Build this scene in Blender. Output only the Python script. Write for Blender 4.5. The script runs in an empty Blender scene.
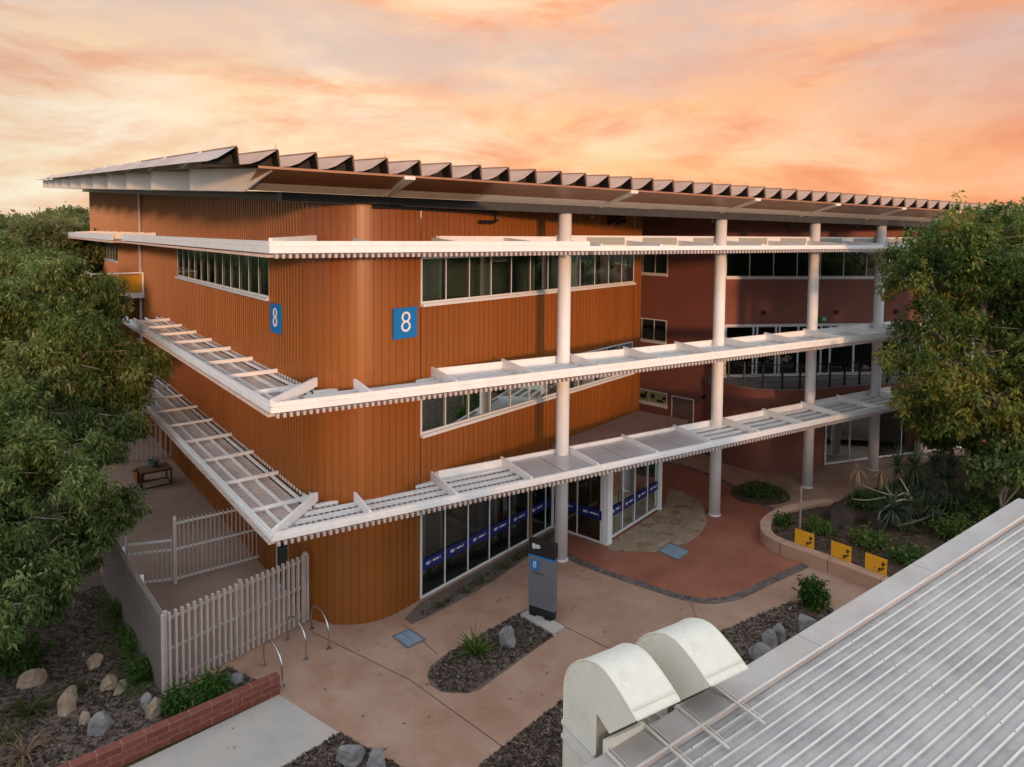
import bpy, bmesh, math, random
import numpy as np
from mathutils import Vector, Matrix, noise
random.seed(7); rng = np.random.default_rng(7)
R = math.radians
scene = bpy.context.scene
col = scene.collection

# ------------------------------------------------------------------ camera
cam = bpy.data.cameras.new("camera")
cam.sensor_width = 36.0
cam.lens = 36.0 * 690.0 / 1024.0
cam.shift_y = -(383.5 - 266.0) / 1024.0
cam.clip_start = 0.1; cam.clip_end = 3000
cam_o = bpy.data.objects.new("camera", cam); col.objects.link(cam_o)
cam_o.matrix_world = (Matrix.Translation((0, 0, 11.1)) @ Matrix.Rotation(R(90 - 2.8), 4, 'X')
                      @ Matrix.Rotation(R(0.5), 4, 'Z'))
scene.camera = cam_o
scene.view_settings.view_transform = 'Standard'
scene.view_settings.look = 'None'
scene.view_settings.exposure = 0.26
scene.view_settings.gamma = 1.0
scene.render.resolution_x = 1024; scene.render.resolution_y = 767

# ------------------------------------------------------------------ sky and sun
SUN_DIR = Vector((0.37, -0.93, math.tan(R(6.0)))).normalized()
SUN_ROT = math.atan2(SUN_DIR.x, SUN_DIR.y)
world = bpy.data.worlds.new("World"); scene.world = world
world.use_nodes = True
nt = world.node_tree; nt.nodes.clear()
def wn(t, **k):
    n = nt.nodes.new(t)
    for a, b in k.items(): setattr(n, a, b)
    return n
def wl(a, b): nt.links.new(a, b)
out = wn('ShaderNodeOutputWorld'); bg = wn('ShaderNodeBackground'); wl(bg.outputs[0], out.inputs[0])
sky = wn('ShaderNodeTexSky', sky_type='NISHITA', sun_disc=False)
sky.sun_elevation = R(6.0); sky.sun_rotation = SUN_ROT; sky.altitude = 20; sky.dust_density = 3.0
bg.inputs[1].default_value = 0.095
tc = wn('ShaderNodeTexCoord'); sep = wn('ShaderNodeSeparateXYZ'); wl(tc.outputs['Generated'], sep.inputs[0])
def ramp(pts, src):
    r = wn('ShaderNodeValToRGB'); el = r.color_ramp.elements
    while len(el) < len(pts): el.new(0.5)
    for e, (p, c) in zip(el, pts):
        e.position = p; e.color = (*c, 1) if len(c) == 3 else c
    wl(src, r.inputs[0]); return r.outputs[0]
def mix(fac, a, b, bt='MIX'):
    m = wn('ShaderNodeMix', data_type='RGBA', blend_type=bt)
    for s, v in ((m.inputs[0], fac), (m.inputs[6], a), (m.inputs[7], b)):
        if hasattr(v, 'node'): wl(v, s)
        else: s.default_value = v if not isinstance(v, tuple) else (*v, 1)
    return m.outputs[2]
def mth(op, a, b=None, c=None):
    m = wn('ShaderNodeMath', operation=op)
    for s, v in zip(m.inputs, (a, b, c)):
        if v is None: continue
        if hasattr(v, 'node'): wl(v, s)
        else: s.default_value = v
    return m.outputs[0]
# azimuth across the view: x/(y) ; clouds streak upward to the right
az = mth('DIVIDE', sep.outputs[0], mth('MAXIMUM', mth('ABSOLUTE', sep.outputs[1]), 0.15))
azn = mth('MULTIPLY_ADD', az, 0.6, 0.5)
# base glow: pale yellow at left horizon, salmon to the right
low = ramp([(0.0, (8.0, 6.5, 4.4)), (0.28, (9.0, 6.6, 4.0)), (0.6, (9.9, 5.6, 2.7)), (1.0, (8.8, 3.7, 1.8))], azn)
high = ramp([(0.0, (6.8, 5.2, 4.0)), (0.35, (9.6, 6.0, 3.5)), (0.65, (9.4, 4.7, 2.5)), (1.0, (7.0, 3.5, 2.2))], azn)
elv = ramp([(0.02, (0, 0, 0)), (0.30, (1, 1, 1))], sep.outputs[2])
glow = mix(elv, low, high)
# cloud streaks
mp = wn('ShaderNodeMapping'); wl(tc.outputs['Generated'], mp.inputs[0])
mp.inputs['Rotation'].default_value = (0, R(13), R(0)); mp.inputs['Scale'].default_value = (2.4, 1.6, 8.0)
n1 = wn('ShaderNodeTexNoise'); wl(mp.outputs[0], n1.inputs[0])
n1.inputs['Scale'].default_value = 2.0; n1.inputs['Detail'].default_value = 9; n1.inputs['Roughness'].default_value = 0.6
n1.inputs['Distortion'].default_value = 0.35
c1 = ramp([(0.45, (0, 0, 0)), (0.63, (1, 1, 1))], n1.outputs[0])
mp2 = wn('ShaderNodeMapping'); wl(tc.outputs['Generated'], mp2.inputs[0])
mp2.inputs['Rotation'].default_value = (0, R(17), R(0)); mp2.inputs['Scale'].default_value = (1.9, 1.3, 6.5)
mp2.inputs['Location'].default_value = (3.1, 1.2, 0.4)
n2 = wn('ShaderNodeTexNoise'); wl(mp2.outputs[0], n2.inputs[0])
n2.inputs['Scale'].default_value = 2.4; n2.inputs['Detail'].default_value = 8; n2.inputs['Roughness'].default_value = 0.62
n2.inputs['Distortion'].default_value = 0.5
c2 = ramp([(0.46, (0, 0, 0)), (0.65, (1, 1, 1))], n2.outputs[0])
bright = mix(1.0, glow, (1.06, 1.28, 1.55), 'MULTIPLY')
dusk = mix(1.0, glow, (0.90, 0.68, 0.66), 'MULTIPLY')
mauve = mix(0.80, glow, (5.9, 4.7, 4.4))
clouds = mix(c1, glow, dusk)
clouds = mix(mth('MULTIPLY', c2, 0.8), clouds, bright)
mp3 = wn('ShaderNodeMapping'); wl(tc.outputs['Generated'], mp3.inputs[0])
mp3.inputs['Rotation'].default_value = (0, R(14), 0); mp3.inputs['Scale'].default_value = (1.5, 1.2, 6.5); mp3.inputs['Location'].default_value = (0.9, 4.2, 1.7)
n3 = wn('ShaderNodeTexNoise'); wl(mp3.outputs[0], n3.inputs[0])
n3.inputs['Scale'].default_value = 1.5; n3.inputs['Detail'].default_value = 7; n3.inputs['Roughness'].default_value = 0.58; n3.inputs['Distortion'].default_value = 0.3
c3 = ramp([(0.43, (0, 0, 0)), (0.62, (1, 1, 1))], n3.outputs[0])
hi_w = ramp([(0.10, (0, 0, 0)), (0.24, (1, 1, 1))], sep.outputs[2])
clouds = mix(mth('MULTIPLY', mth('MULTIPLY', c3, hi_w), 0.9), clouds, mauve)
# overhead and behind the viewer: pale grey-blue evening cloud over the Nishita sky
ovc = mix(c2, (11.0, 11.9, 13.3), (13.4, 13.6, 14.0))
over = mix(0.2, ovc, sky.outputs[0])
front = mth('MULTIPLY', ramp([(0.32, (1, 1, 1)), (0.50, (0, 0, 0))], sep.outputs[2]),
            ramp([(0.40, (0, 0, 0)), (0.62, (1, 1, 1))], mth('MULTIPLY_ADD', sep.outputs[1], 0.5, 0.5)))
final = mix(front, over, clouds)
wl(final, bg.inputs[0])

sl = bpy.data.lights.new("sun", 'SUN'); sl.energy = 2.0; sl.angle = R(4.0); sl.color = (1.0, 0.52, 0.26)
so = bpy.data.objects.new("sun", sl); col.objects.link(so)
so.rotation_euler = SUN_DIR.to_track_quat('Z', 'Y').to_euler()

# ------------------------------------------------------------------ helpers
def link(o, parent=None):
    col.objects.link(o)
    if parent is not None: o.parent = parent
    return o
def tag(o, label=None, cat=None, group=None, kind=None):
    if label: o['label'] = label
    if cat: o['category'] = cat
    if group: o['group'] = group
    if kind: o['kind'] = kind
    return o
def empty(name, label, cat, loc=(0, 0, 0), group=None):
    o = bpy.data.objects.new(name, None); o.location = loc; o.empty_display_size = 0.3
    link(o); return tag(o, label, cat, group)
class MB:
    def __init__(s, off=(0, 0, 0)): s.v = []; s.f = []; s.off = off
    def add(s, vs, fs):
        b = len(s.v); s.v += [tuple(float(c) for c in p) for p in vs]; s.f += [tuple(b + i for i in f) for f in fs]; return s
    def quad(s, a, b, c, d): return s.add([a, b, c, d], [(0, 1, 2, 3)])
    def box(s, a, b, w, h, up=(0, 0, 1), side=None):
        """bar from a to b, width w across, height h along up, centred"""
        a = Vector(a); b = Vector(b); d = (b - a).normalized(); u = Vector(up)
        if side is None and d.cross(u).length < 1e-4: u = Vector((0, 1, 0))
        sd = Vector(side).normalized() if side is not None else d.cross(u).normalized()
        u = sd.cross(d).normalized()
        p = []
        for e in (a, b):
            for i, j in ((-1, -1), (1, -1), (1, 1), (-1, 1)): p.append(e + sd * (i * w / 2) + u * (j * h / 2))
        return s.add(p, [(0, 1, 2, 3), (7, 6, 5, 4), (0, 4, 5, 1), (1, 5, 6, 2), (2, 6, 7, 3), (3, 7, 4, 0)])
    def prism(s, poly, z0, z1):
        n = len(poly)
        return s.add([(p[0], p[1], z0) for p in poly] + [(p[0], p[1], z1) for p in poly],
                     [tuple(reversed(range(n))), tuple(range(n, 2 * n))] + [(i, (i + 1) % n, n + (i + 1) % n, n + i) for i in range(n)])
    def slab(s, pts, vec):
        n = len(pts); v = Vector(vec)
        return s.add([Vector(p) for p in pts] + [Vector(p) + v for p in pts],
                     [tuple(reversed(range(n))), tuple(range(n, 2 * n))] + [(i, (i + 1) % n, n + (i + 1) % n, n + i) for i in range(n)])
    def tube(s, pts, radii, n=8, cap=True):
        pts = [Vector(p) for p in pts]
        if not hasattr(radii, '__len__'): radii = [radii] * len(pts)
        b = []; prev = None
        for i, p in enumerate(pts):
            d = (pts[min(i + 1, len(pts) - 1)] - pts[max(i - 1, 0)]).normalized()
            if prev is None: prev = d.orthogonal().normalized()
            x = (prev - d * prev.dot(d)).normalized(); prev = x; y = d.cross(x)
            for k in range(n):
                a = 2 * math.pi * k / n; b.append(p + (x * math.cos(a) + y * math.sin(a)) * radii[i])
        fs = [(i * n + k, i * n + (k + 1) % n, (i + 1) * n + (k + 1) % n, (i + 1) * n + k) for i in range(len(pts) - 1) for k in range(n)]
        if cap: fs += [tuple(reversed(range(n))), tuple(range((len(pts) - 1) * n, len(pts) * n))]
        return s.add(b, fs)
    def build(s, name, mat, parent=None, smooth=False, fix=True):
        me = bpy.data.meshes.new(name)
        o = s.off
        me.from_pydata([(x - o[0], y - o[1], z - o[2]) for x, y, z in s.v], [], s.f)
        if fix:
            bm = bmesh.new(); bm.from_mesh(me); bmesh.ops.recalc_face_normals(bm, faces=bm.faces); bm.to_mesh(me); bm.free()
        me.materials.append(mat)
        if smooth:
            me.polygons.foreach_set('use_smooth', [True] * len(me.polygons))
        me.update()
        return link(bpy.data.objects.new(name, me), parent)
def mat(name, base, rough=0.6, metal=0.0, spec=0.5, var=0.0, scale=4.0, base2=None, bump=0.0, bscale=20.0, coords='Object', detail=5, stretch=None, dirt=None):
    m = bpy.data.materials.new(name); m.use_nodes = True
    t = m.node_tree; p = t.nodes['Principled BSDF']
    p.inputs['Roughness'].default_value = rough; p.inputs['Metallic'].default_value = metal
    p.inputs['Specular IOR Level'].default_value = spec
    p.inputs['Base Color'].default_value = (*base, 1)
    tcn = t.nodes.new('ShaderNodeTexCoord'); src = tcn.outputs[coords]
    if stretch:
        mpn = t.nodes.new('ShaderNodeMapping'); mpn.inputs['Scale'].default_value = stretch
        t.links.new(src, mpn.inputs[0]); src = mpn.outputs[0]
    colsock = None
    if var or base2:
        n = t.nodes.new('ShaderNodeTexNoise'); n.inputs['Scale'].default_value = scale; n.inputs['Detail'].default_value = detail
        n.inputs['Roughness'].default_value = 0.62
        t.links.new(src, n.inputs[0])
        r = t.nodes.new('ShaderNodeValToRGB'); r.color_ramp.elements[0].position = 0.33; r.color_ramp.elements[1].position = 0.68
        b2 = base2 if base2 else tuple(min(1, c * (1 + var)) for c in base)
        b1 = base if base2 else tuple(c * (1 - var) for c in base)
        r.color_ramp.elements[0].color = (*b1, 1); r.color_ramp.elements[1].color = (*b2, 1)
        t.links.new(n.outputs[0], r.inputs[0]); colsock = r.outputs[0]
        if dirt:
            dcol, dscale, damt = dirt
            n3 = t.nodes.new('ShaderNodeTexNoise'); n3.inputs['Scale'].default_value = dscale; n3.inputs['Detail'].default_value = 7
            n3.inputs['Roughness'].default_value = 0.7
            t.links.new(src, n3.inputs[0])
            r3 = t.nodes.new('ShaderNodeValToRGB'); r3.color_ramp.elements[0].position = 0.48; r3.color_ramp.elements[1].position = 0.72
            r3.color_ramp.elements[1].color = (damt, damt, damt, 1)
            t.links.new(n3.outputs[0], r3.inputs[0])
            mx = t.nodes.new('ShaderNodeMix'); mx.data_type = 'RGBA'
            t.links.new(r3.outputs[0], mx.inputs[0]); t.links.new(colsock, mx.inputs[6]); mx.inputs[7].default_value = (*dcol, 1)
            colsock = mx.outputs[2]
        t.links.new(colsock, p.inputs['Base Color'])
    if bump:
        n2 = t.nodes.new('ShaderNodeTexNoise'); n2.inputs['Scale'].default_value = bscale; n2.inputs['Detail'].default_value = 4
        t.links.new(src, n2.inputs[0])
        bn = t.nodes.new('ShaderNodeBump'); bn.inputs['Strength'].default_value = bump; bn.inputs['Distance'].default_value = 0.02
        t.links.new(n2.outputs[0], bn.inputs['Height']); t.links.new(bn.outputs[0], p.inputs['Normal'])
    return m
def leafmat(name, c0, c1, c2, rough=0.55):
    m = bpy.data.materials.new(name); m.use_nodes = True
    t = m.node_tree; p = t.nodes['Principled BSDF']
    p.inputs['Roughness'].default_value = rough; p.inputs['Specular IOR Level'].default_value = 0.3
    a = t.nodes.new('ShaderNodeAttribute'); a.attribute_name = 'tint'
    r = t.nodes.new('ShaderNodeValToRGB'); e = r.color_ramp.elements
    e[0].color = (*c0, 1); e[1].color = (*c2, 1); e[1].position = 1.0
    k = e.new(0.6); k.color = (*c1, 1)
    t.links.new(a.outputs['Fac'], r.inputs[0]); t.links.new(r.outputs[0], p.inputs['Base Color'])
    tr = t.nodes.new('ShaderNodeBsdfTranslucent'); t.links.new(r.outputs[0], tr.inputs[0])
    ms = t.nodes.new('ShaderNodeMixShader'); ms.inputs[0].default_value = 0.46
    t.links.new(p.outputs[0], ms.inputs[1]); t.links.new(tr.outputs[0], ms.inputs[2])
    t.links.new(ms.outputs[0], t.nodes['Material Output'].inputs[0])
    return m
def glassmat(name, tint=(0.30, 0.36, 0.35), refl=0.12):
    m = bpy.data.materials.new(name); m.use_nodes = True
    t = m.node_tree; t.nodes.remove(t.nodes['Principled BSDF'])
    g = t.nodes.new('ShaderNodeBsdfGlossy'); g.inputs['Roughness'].default_value = 0.02; g.inputs[0].default_value = (0.75, 0.85, 0.85, 1)
    tr = t.nodes.new('ShaderNodeBsdfTransparent'); tr.inputs[0].default_value = (*tint, 1)
    lw = t.nodes.new('ShaderNodeLayerWeight'); lw.inputs[0].default_value = 0.35
    mr = t.nodes.new('ShaderNodeMapRange'); mr.inputs[3].default_value = refl; mr.inputs[4].default_value = 0.85
    t.links.new(lw.outputs['Fresnel'], mr.inputs[0])
    ms = t.nodes.new('ShaderNodeMixShader'); t.links.new(mr.outputs[0], ms.inputs[0])
    t.links.new(tr.outputs[0], ms.inputs[1]); t.links.new(g.outputs[0], ms.inputs[2])
    t.links.new(ms.outputs[0], t.nodes['Material Output'].inputs[0])
    return m
def setmat_cells(m, scale, grout, cols, gw=0.06, bump=0.4, rand=1.0, coords='Object'):
    """irregular stone cells"""
    t = m.node_tree; p = t.nodes['Principled BSDF']
    tcn = t.nodes.new('ShaderNodeTexCoord')
    v = t.nodes.new('ShaderNodeTexVoronoi'); v.inputs['Scale'].default_value = scale; v.inputs['Randomness'].default_value = rand
    v2 = t.nodes.new('ShaderNodeTexVoronoi'); v2.feature = 'DISTANCE_TO_EDGE'; v2.inputs['Scale'].default_value = scale; v2.inputs['Randomness'].default_value = rand
    t.links.new(tcn.outputs[coords], v.inputs[0]); t.links.new(tcn.outputs[coords], v2.inputs[0])
    sp = t.nodes.new('ShaderNodeSeparateColor'); t.links.new(v.outputs['Color'], sp.inputs[0])
    r = t.nodes.new('ShaderNodeValToRGB'); e = r.color_ramp.elements
    while len(e) < len(cols): e.new(0.5)
    for i, (k, c) in enumerate(zip(e, cols)): k.position = i / (len(cols) - 1); k.color = (*c, 1)
    t.links.new(sp.outputs[0], r.inputs[0])
    r2 = t.nodes.new('ShaderNodeValToRGB'); r2.color_ramp.elements[0].position = gw * 0.5; r2.color_ramp.elements[1].position = gw
    t.links.new(v2.outputs['Distance'], r2.inputs[0])
    mx = t.nodes.new('ShaderNodeMix'); mx.data_type = 'RGBA'
    t.links.new(r2.outputs[0], mx.inputs[0]); mx.inputs[6].default_value = (*grout, 1); t.links.new(r.outputs[0], mx.inputs[7])
    n = t.nodes.new('ShaderNodeTexNoise'); n.inputs['Scale'].default_value = 14; n.inputs['Detail'].default_value = 6
    t.links.new(tcn.outputs[coords], n.inputs[0])
    mr = t.nodes.new('ShaderNodeMapRange'); mr.inputs[3].default_value = 0.6; mr.inputs[4].default_value = 1.4
    t.links.new(n.outputs[0], mr.inputs[0])
    m2 = t.nodes.new('ShaderNodeMix'); m2.data_type = 'RGBA'; m2.blend_type = 'MULTIPLY'; m2.inputs[0].default_value = 1
    t.links.new(mx.outputs[2], m2.inputs[6]); t.links.new(mr.outputs[0], m2.inputs[7])
    t.links.new(m2.outputs[2], p.inputs['Base Color'])
    bn = t.nodes.new('ShaderNodeBump'); bn.inputs['Strength'].default_value = bump; bn.inputs['Distance'].default_value = 0.015
    t.links.new(r2.outputs[0], bn.inputs['Height']); t.links.new(bn.outputs[0], p.inputs['Normal'])

M = {}
M['rust'] = mat('rust_metal', (0.265, 0.086, 0.014), 0.37, spec=0.5, var=0.10, scale=0.7, stretch=(1, 1, 0.12))
def panel_tones(m):
    t = m.node_tree; p = t.nodes['Principled BSDF']; ln = p.inputs['Base Color'].links[0]; src = ln.from_socket
    a = t.nodes.new('ShaderNodeAttribute'); a.attribute_name = 'panel'
    mr = t.nodes.new('ShaderNodeMapRange'); mr.inputs[3].default_value = 0.93; mr.inputs[4].default_value = 1.07; t.links.new(a.outputs['Fac'], mr.inputs[0])
    mx = t.nodes.new('ShaderNodeMix'); mx.data_type = 'RGBA'; mx.blend_type = 'MULTIPLY'; mx.inputs[0].default_value = 1
    t.links.new(src, mx.inputs[6]); t.links.new(mr.outputs[0], mx.inputs[7]); t.links.new(mx.outputs[2], p.inputs['Base Color'])
panel_tones(M['rust'])
M['maroon'] = mat('maroon_render', (0.225, 0.080, 0.060), 0.75, var=0.10, scale=0.8, bump=0.05, bscale=60)
M['white'] = mat('white_paint', (0.82, 0.82, 0.81), 0.5, var=0.04, scale=2.5, dirt=((0.62, 0.58, 0.54), 1.8, 0.3))
M['column'] = mat('column_paint', (0.81, 0.81, 0.81), 0.55, var=0.04, scale=1.5, dirt=((0.62, 0.58, 0.54), 0.9, 0.25))
M['batten'] = mat('taupe_batten', (0.49, 0.41, 0.375), 0.6, var=0.10, scale=3)
M['shadepanel'] = mat('grey_green_panel', (0.36, 0.37, 0.34), 0.5, var=0.06)
M['batten_pale'] = mat('pale_batten', (0.60, 0.50, 0.45), 0.6, var=0.10, scale=3)
M['batten_shaded'] = mat('shaded_batten', (0.20, 0.165, 0.15), 0.65, var=0.12, scale=3)  # taupe batten again, with the shade on the fence's outer face coloured in
M['frame'] = mat('window_frame', (0.70, 0.71, 0.71), 0.4, var=0.03, scale=3)
M['glass'] = glassmat('tinted_glass', (0.40, 0.50, 0.48), 0.09)
M['polycarb'] = mat('polycarbonate', (0.46, 0.44, 0.45), 0.25, var=0.10, scale=1.2, stretch=(1, 1, 1))
M['blue'] = mat('blue_sign', (0.005, 0.17, 0.48), 0.4)
M['navy'] = mat('navy_decal', (0.004, 0.018, 0.14), 0.35)
M['signwhite'] = mat('sign_white', (0.80, 0.80, 0.80), 0.5)
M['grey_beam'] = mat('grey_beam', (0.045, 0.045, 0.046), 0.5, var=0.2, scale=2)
M['soffit'] = mat('soffit_metal', (0.34, 0.15, 0.07), 0.36, metal=0.0, spec=0.6, var=0.15, scale=1.5, stretch=(1, 1, 8))
M['cream'] = mat('cream_fascia', (0.74, 0.69, 0.63), 0.5, var=0.06, scale=1.5)
M['tooth'] = mat('roof_sheet', (0.48, 0.30, 0.215), 0.6, metal=0.0, spec=0.25, var=0.15, scale=1.2)
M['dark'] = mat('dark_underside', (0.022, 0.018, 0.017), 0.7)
M['black'] = mat('black_paint', (0.012, 0.012, 0.013), 0.4)
M['steel'] = mat('stainless', (0.55, 0.55, 0.54), 0.25, metal=1.0)
M['interior'] = mat('interior_wall', (0.36, 0.35, 0.32), 0.8, var=0.3, scale=0.4)
M['inlight'] = mat('interior_pale', (0.60, 0.60, 0.57), 0.8)
M['carpet'] = mat('interior_floor', (0.06, 0.06, 0.06), 0.9)
M['yellow'] = mat('yellow_panel', (0.75, 0.36, 0.012), 0.5, var=0.06, scale=3)
M['ochre'] = mat('ochre_screen', (0.52, 0.27, 0.012), 0.6, var=0.08, scale=3)
M['exitgreen'] = mat('exit_green', (0.01, 0.25, 0.09), 0.4)
M['doorgrey'] = mat('door_taupe', (0.15, 0.105, 0.095), 0.6, var=0.05)
M['tan'] = mat('tan_concrete', (0.32, 0.185, 0.125), 0.75, scale=0.55, base2=(0.41, 0.275, 0.20), detail=8, bump=0.08, bscale=90,
               dirt=((0.25, 0.125, 0.07), 0.8, 0.65))
M['terrace'] = mat('terrace_concrete', (0.30, 0.20, 0.155), 0.75, scale=0.6, base2=(0.38, 0.27, 0.22), detail=8, bump=0.08, bscale=90)
M['greyslab'] = mat('grey_concrete', (0.36, 0.34, 0.31), 0.8, scale=0.9, base2=(0.47, 0.45, 0.42), detail=8, bump=0.08, bscale=80, dirt=((0.40, 0.30, 0.22), 0.9, 0.6))
M['red'] = mat('red_concrete', (0.25, 0.085, 0.050), 0.5, scale=0.6, base2=(0.34, 0.13, 0.080), detail=8, bump=0.05, bscale=80, dirt=((0.19, 0.07, 0.045), 0.8, 0.4))
M['crazy'] = mat('crazy_paving', (0.3, 0.2, 0.12), 0.75)
setmat_cells(M['crazy'], 2.6, (0.34, 0.27, 0.20), [(0.20, 0.135, 0.08), (0.33, 0.23, 0.13), (0.27, 0.20, 0.145), (0.38, 0.29, 0.19)], 0.05)
M['slate'] = mat('slate_edging', (0.1, 0.09, 0.09), 0.7)
setmat_cells(M['slate'], 4.2, (0.20, 0.15, 0.12), [(0.05, 0.05, 0.055), (0.11, 0.085, 0.07), (0.075, 0.075, 0.085), (0.17, 0.12, 0.085)], 0.05)
M['mulch'] = mat('bark_mulch', (0.07, 0.05, 0.038), 0.95, scale=26, base2=(0.21, 0.16, 0.13), detail=6, bump=1.0, bscale=45)
M['soil'] = mat('soil', (0.040, 0.024, 0.015), 0.95, scale=5, base2=(0.105, 0.058, 0.034), detail=8, bump=0.8, bscale=30)
M['terrain'] = mat('earth', (0.07, 0.055, 0.03), 0.95, scale=0.2, base2=(0.10, 0.10, 0.04), detail=8)
M['planter'] = mat('tan_wall', (0.40, 0.235, 0.155), 0.8, scale=1.4, base2=(0.46, 0.29, 0.20), detail=8, bump=0.1, bscale=60)
M['rock_grey'] = mat('grey_rock', (0.13, 0.125, 0.125), 0.85, scale=2.2, base2=(0.30, 0.29, 0.285), detail=9, bump=0.6, bscale=9)
M['rock_tan'] = mat('tan_rock', (0.21, 0.14, 0.09), 0.9, scale=2.5, base2=(0.38, 0.30, 0.22), detail=9, bump=0.6, bscale=9)
M['rock_dark'] = mat('dark_rock', (0.025, 0.017, 0.013), 0.9, scale=2.5, base2=(0.062, 0.036, 0.025), detail=9, bump=0.9, bscale=7)
M['bark'] = mat('tree_bark', (0.12, 0.10, 0.08), 0.9, scale=5, base2=(0.24, 0.21, 0.18), detail=8, bump=0.5, bscale=18)
M['palebark'] = mat('pale_bark', (0.25, 0.21, 0.165), 0.9, scale=5, base2=(0.38, 0.33, 0.27), detail=8, bump=0.4, bscale=18)
M['leaf_a'] = leafmat('leaf_left', (0.058, 0.105, 0.026), (0.165, 0.235, 0.065), (0.36, 0.41, 0.17))
M['leaf_b'] = leafmat('leaf_right', (0.040, 0.088, 0.020), (0.125, 0.205, 0.048), (0.32, 0.30, 0.07))
M['leaf_far'] = leafmat('leaf_far', (0.09, 0.12, 0.036), (0.18, 0.21, 0.08), (0.27, 0.28, 0.13))
M['leaf_plant'] = leafmat('leaf_plant', (0.022, 0.062, 0.008), (0.065, 0.145, 0.020), (0.15, 0.22, 0.05))
M['leaf_grass'] = leafmat('leaf_grass', (0.03, 0.05, 0.01), (0.09, 0.12, 0.03), (0.22, 0.2, 0.08))
M['leaf_pan'] = leafmat('leaf_pandanus', (0.045, 0.075, 0.040), (0.105, 0.150, 0.090), (0.20, 0.24, 0.15))
M['leaf_dead'] = leafmat('leaf_dead', (0.20, 0.13, 0.07), (0.36, 0.25, 0.15), (0.48, 0.36, 0.24))
M['cowl'] = mat('cowl_cream', (0.68, 0.68, 0.60), 0.5, var=0.06, scale=2.0, dirt=((0.44, 0.38, 0.27), 1.9, 0.5))
M['roofmetal'] = mat('weathered_roof', (0.31, 0.305, 0.30), 0.5, scale=1.2, base2=(0.45, 0.43, 0.405), detail=9, spec=0.4, stretch=(1, 1, 1),
                     dirt=((0.22, 0.20, 0.19), 2.6, 0.55))
M['roofrib'] = mat('roof_rib', (0.60, 0.57, 0.52), 0.5, scale=2, base2=(0.70, 0.66, 0.60), dirt=((0.42, 0.36, 0.30), 3.0, 0.4))
M['flashing'] = mat('roof_flashing', (0.40, 0.365, 0.34), 0.6, scale=0.8, base2=(0.50, 0.465, 0.445), detail=9, dirt=((0.36, 0.26, 0.18), 0.9, 0.5))
M['pitlid'] = mat('pit_lid', (0.20, 0.27, 0.34), 0.5, var=0.15, scale=7)
M['pylongrey'] = mat('pylon_grey', (0.15, 0.155, 0.18), 0.4, var=0.03)
M['joint'] = mat('joint_dark', (0.11, 0.065, 0.045), 0.9)
M['terracotta'] = mat('terracotta', (0.40, 0.12, 0.03), 0.7)
M['postwood'] = mat('post_wood', (0.16, 0.09, 0.045), 0.7, var=0.2, scale=5)
def brickmat():
    m = bpy.data.materials.new('red_block'); m.use_nodes = True
    t = m.node_tree; p = t.nodes['Principled BSDF']; p.inputs['Roughness'].default_value = 0.85
    tcn = t.nodes.new('ShaderNodeTexCoord'); b = t.nodes.new('ShaderNodeTexBrick')
    t.links.new(tcn.outputs['UV'], b.inputs[0])
    b.inputs['Color1'].default_value = (0.17, 0.045, 0.032, 1); b.inputs['Color2'].default_value = (0.22, 0.066, 0.046, 1)
    b.inputs['Mortar'].default_value = (0.27, 0.15, 0.115, 1); b.inputs['Scale'].default_value = 1.0
    b.inputs['Brick Width'].default_value = 0.45; b.inputs['Row Height'].default_value = 0.15; b.inputs['Mortar Size'].default_value = 0.009
    b.offset = 0.5
    n = t.nodes.new('ShaderNodeTexNoise'); n.inputs['Scale'].default_value = 8; n.inputs['Detail'].default_value = 7
    t.links.new(tcn.outputs['UV'], n.inputs[0])
    mr = t.nodes.new('ShaderNodeMapRange'); mr.inputs[3].default_value = 0.6; mr.inputs[4].default_value = 1.4; t.links.new(n.outputs[0], mr.inputs[0])
    mx = t.nodes.new('ShaderNodeMix'); mx.data_type = 'RGBA'; mx.blend_type = 'MULTIPLY'; mx.inputs[0].default_value = 1
    t.links.new(b.outputs[0], mx.inputs[6]); t.links.new(mr.outputs[0], mx.inputs[7]); t.links.new(mx.outputs[2], p.inputs['Base Color'])
    bn = t.nodes.new('ShaderNodeBump'); bn.inputs['Strength'].default_value = 0.6; bn.inputs['Distance'].default_value = 0.01; bn.invert = True
    t.links.new(b.outputs['Fac'], bn.inputs['Height']); t.links.new(bn.outputs[0], p.inputs['Normal'])
    return m
M['brick'] = brickmat()

# ------------------------------------------------------------------ ground
def sheet(name, poly, z, m, kind='structure'):
    b = MB(); b.add([(x, y, z) for x, y in poly], [tuple(range(len(poly)))])
    me_o = b.build(name, m, fix=False)
    if me_o.data.polygons[0].normal.z < 0: me_o.data.flip_normals()
    return tag(me_o, kind=kind)
def smooth_poly(pts, n=6, closed=True):
    out = []; N = len(pts)
    rng_ = range(N) if closed else range(N - 1)
    for i in rng_:
        g = (lambda k: pts[k % N]) if closed else (lambda k: pts[max(0, min(N - 1, k))])
        p0, p1, p2, p3 = g(i - 1), g(i), g(i + 1), g(i + 2)
        for j in range(n):
            t = j / n
            out.append(tuple(0.5 * (2 * p1[k] + (p2[k] - p0[k]) * t + (2 * p0[k] - 5 * p1[k] + 4 * p2[k] - p3[k]) * t * t
                                    + (-p0[k] + 3 * p1[k] - 3 * p2[k] + p3[k]) * t ** 3) for k in range(len(p1))))
    if not closed: out.append(tuple(pts[-1]))
    return out
sheet('ground', [(-900, -300), (900, -300), (900, 1500), (-900, 1500)], -0.05, M['terrain'])
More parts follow.
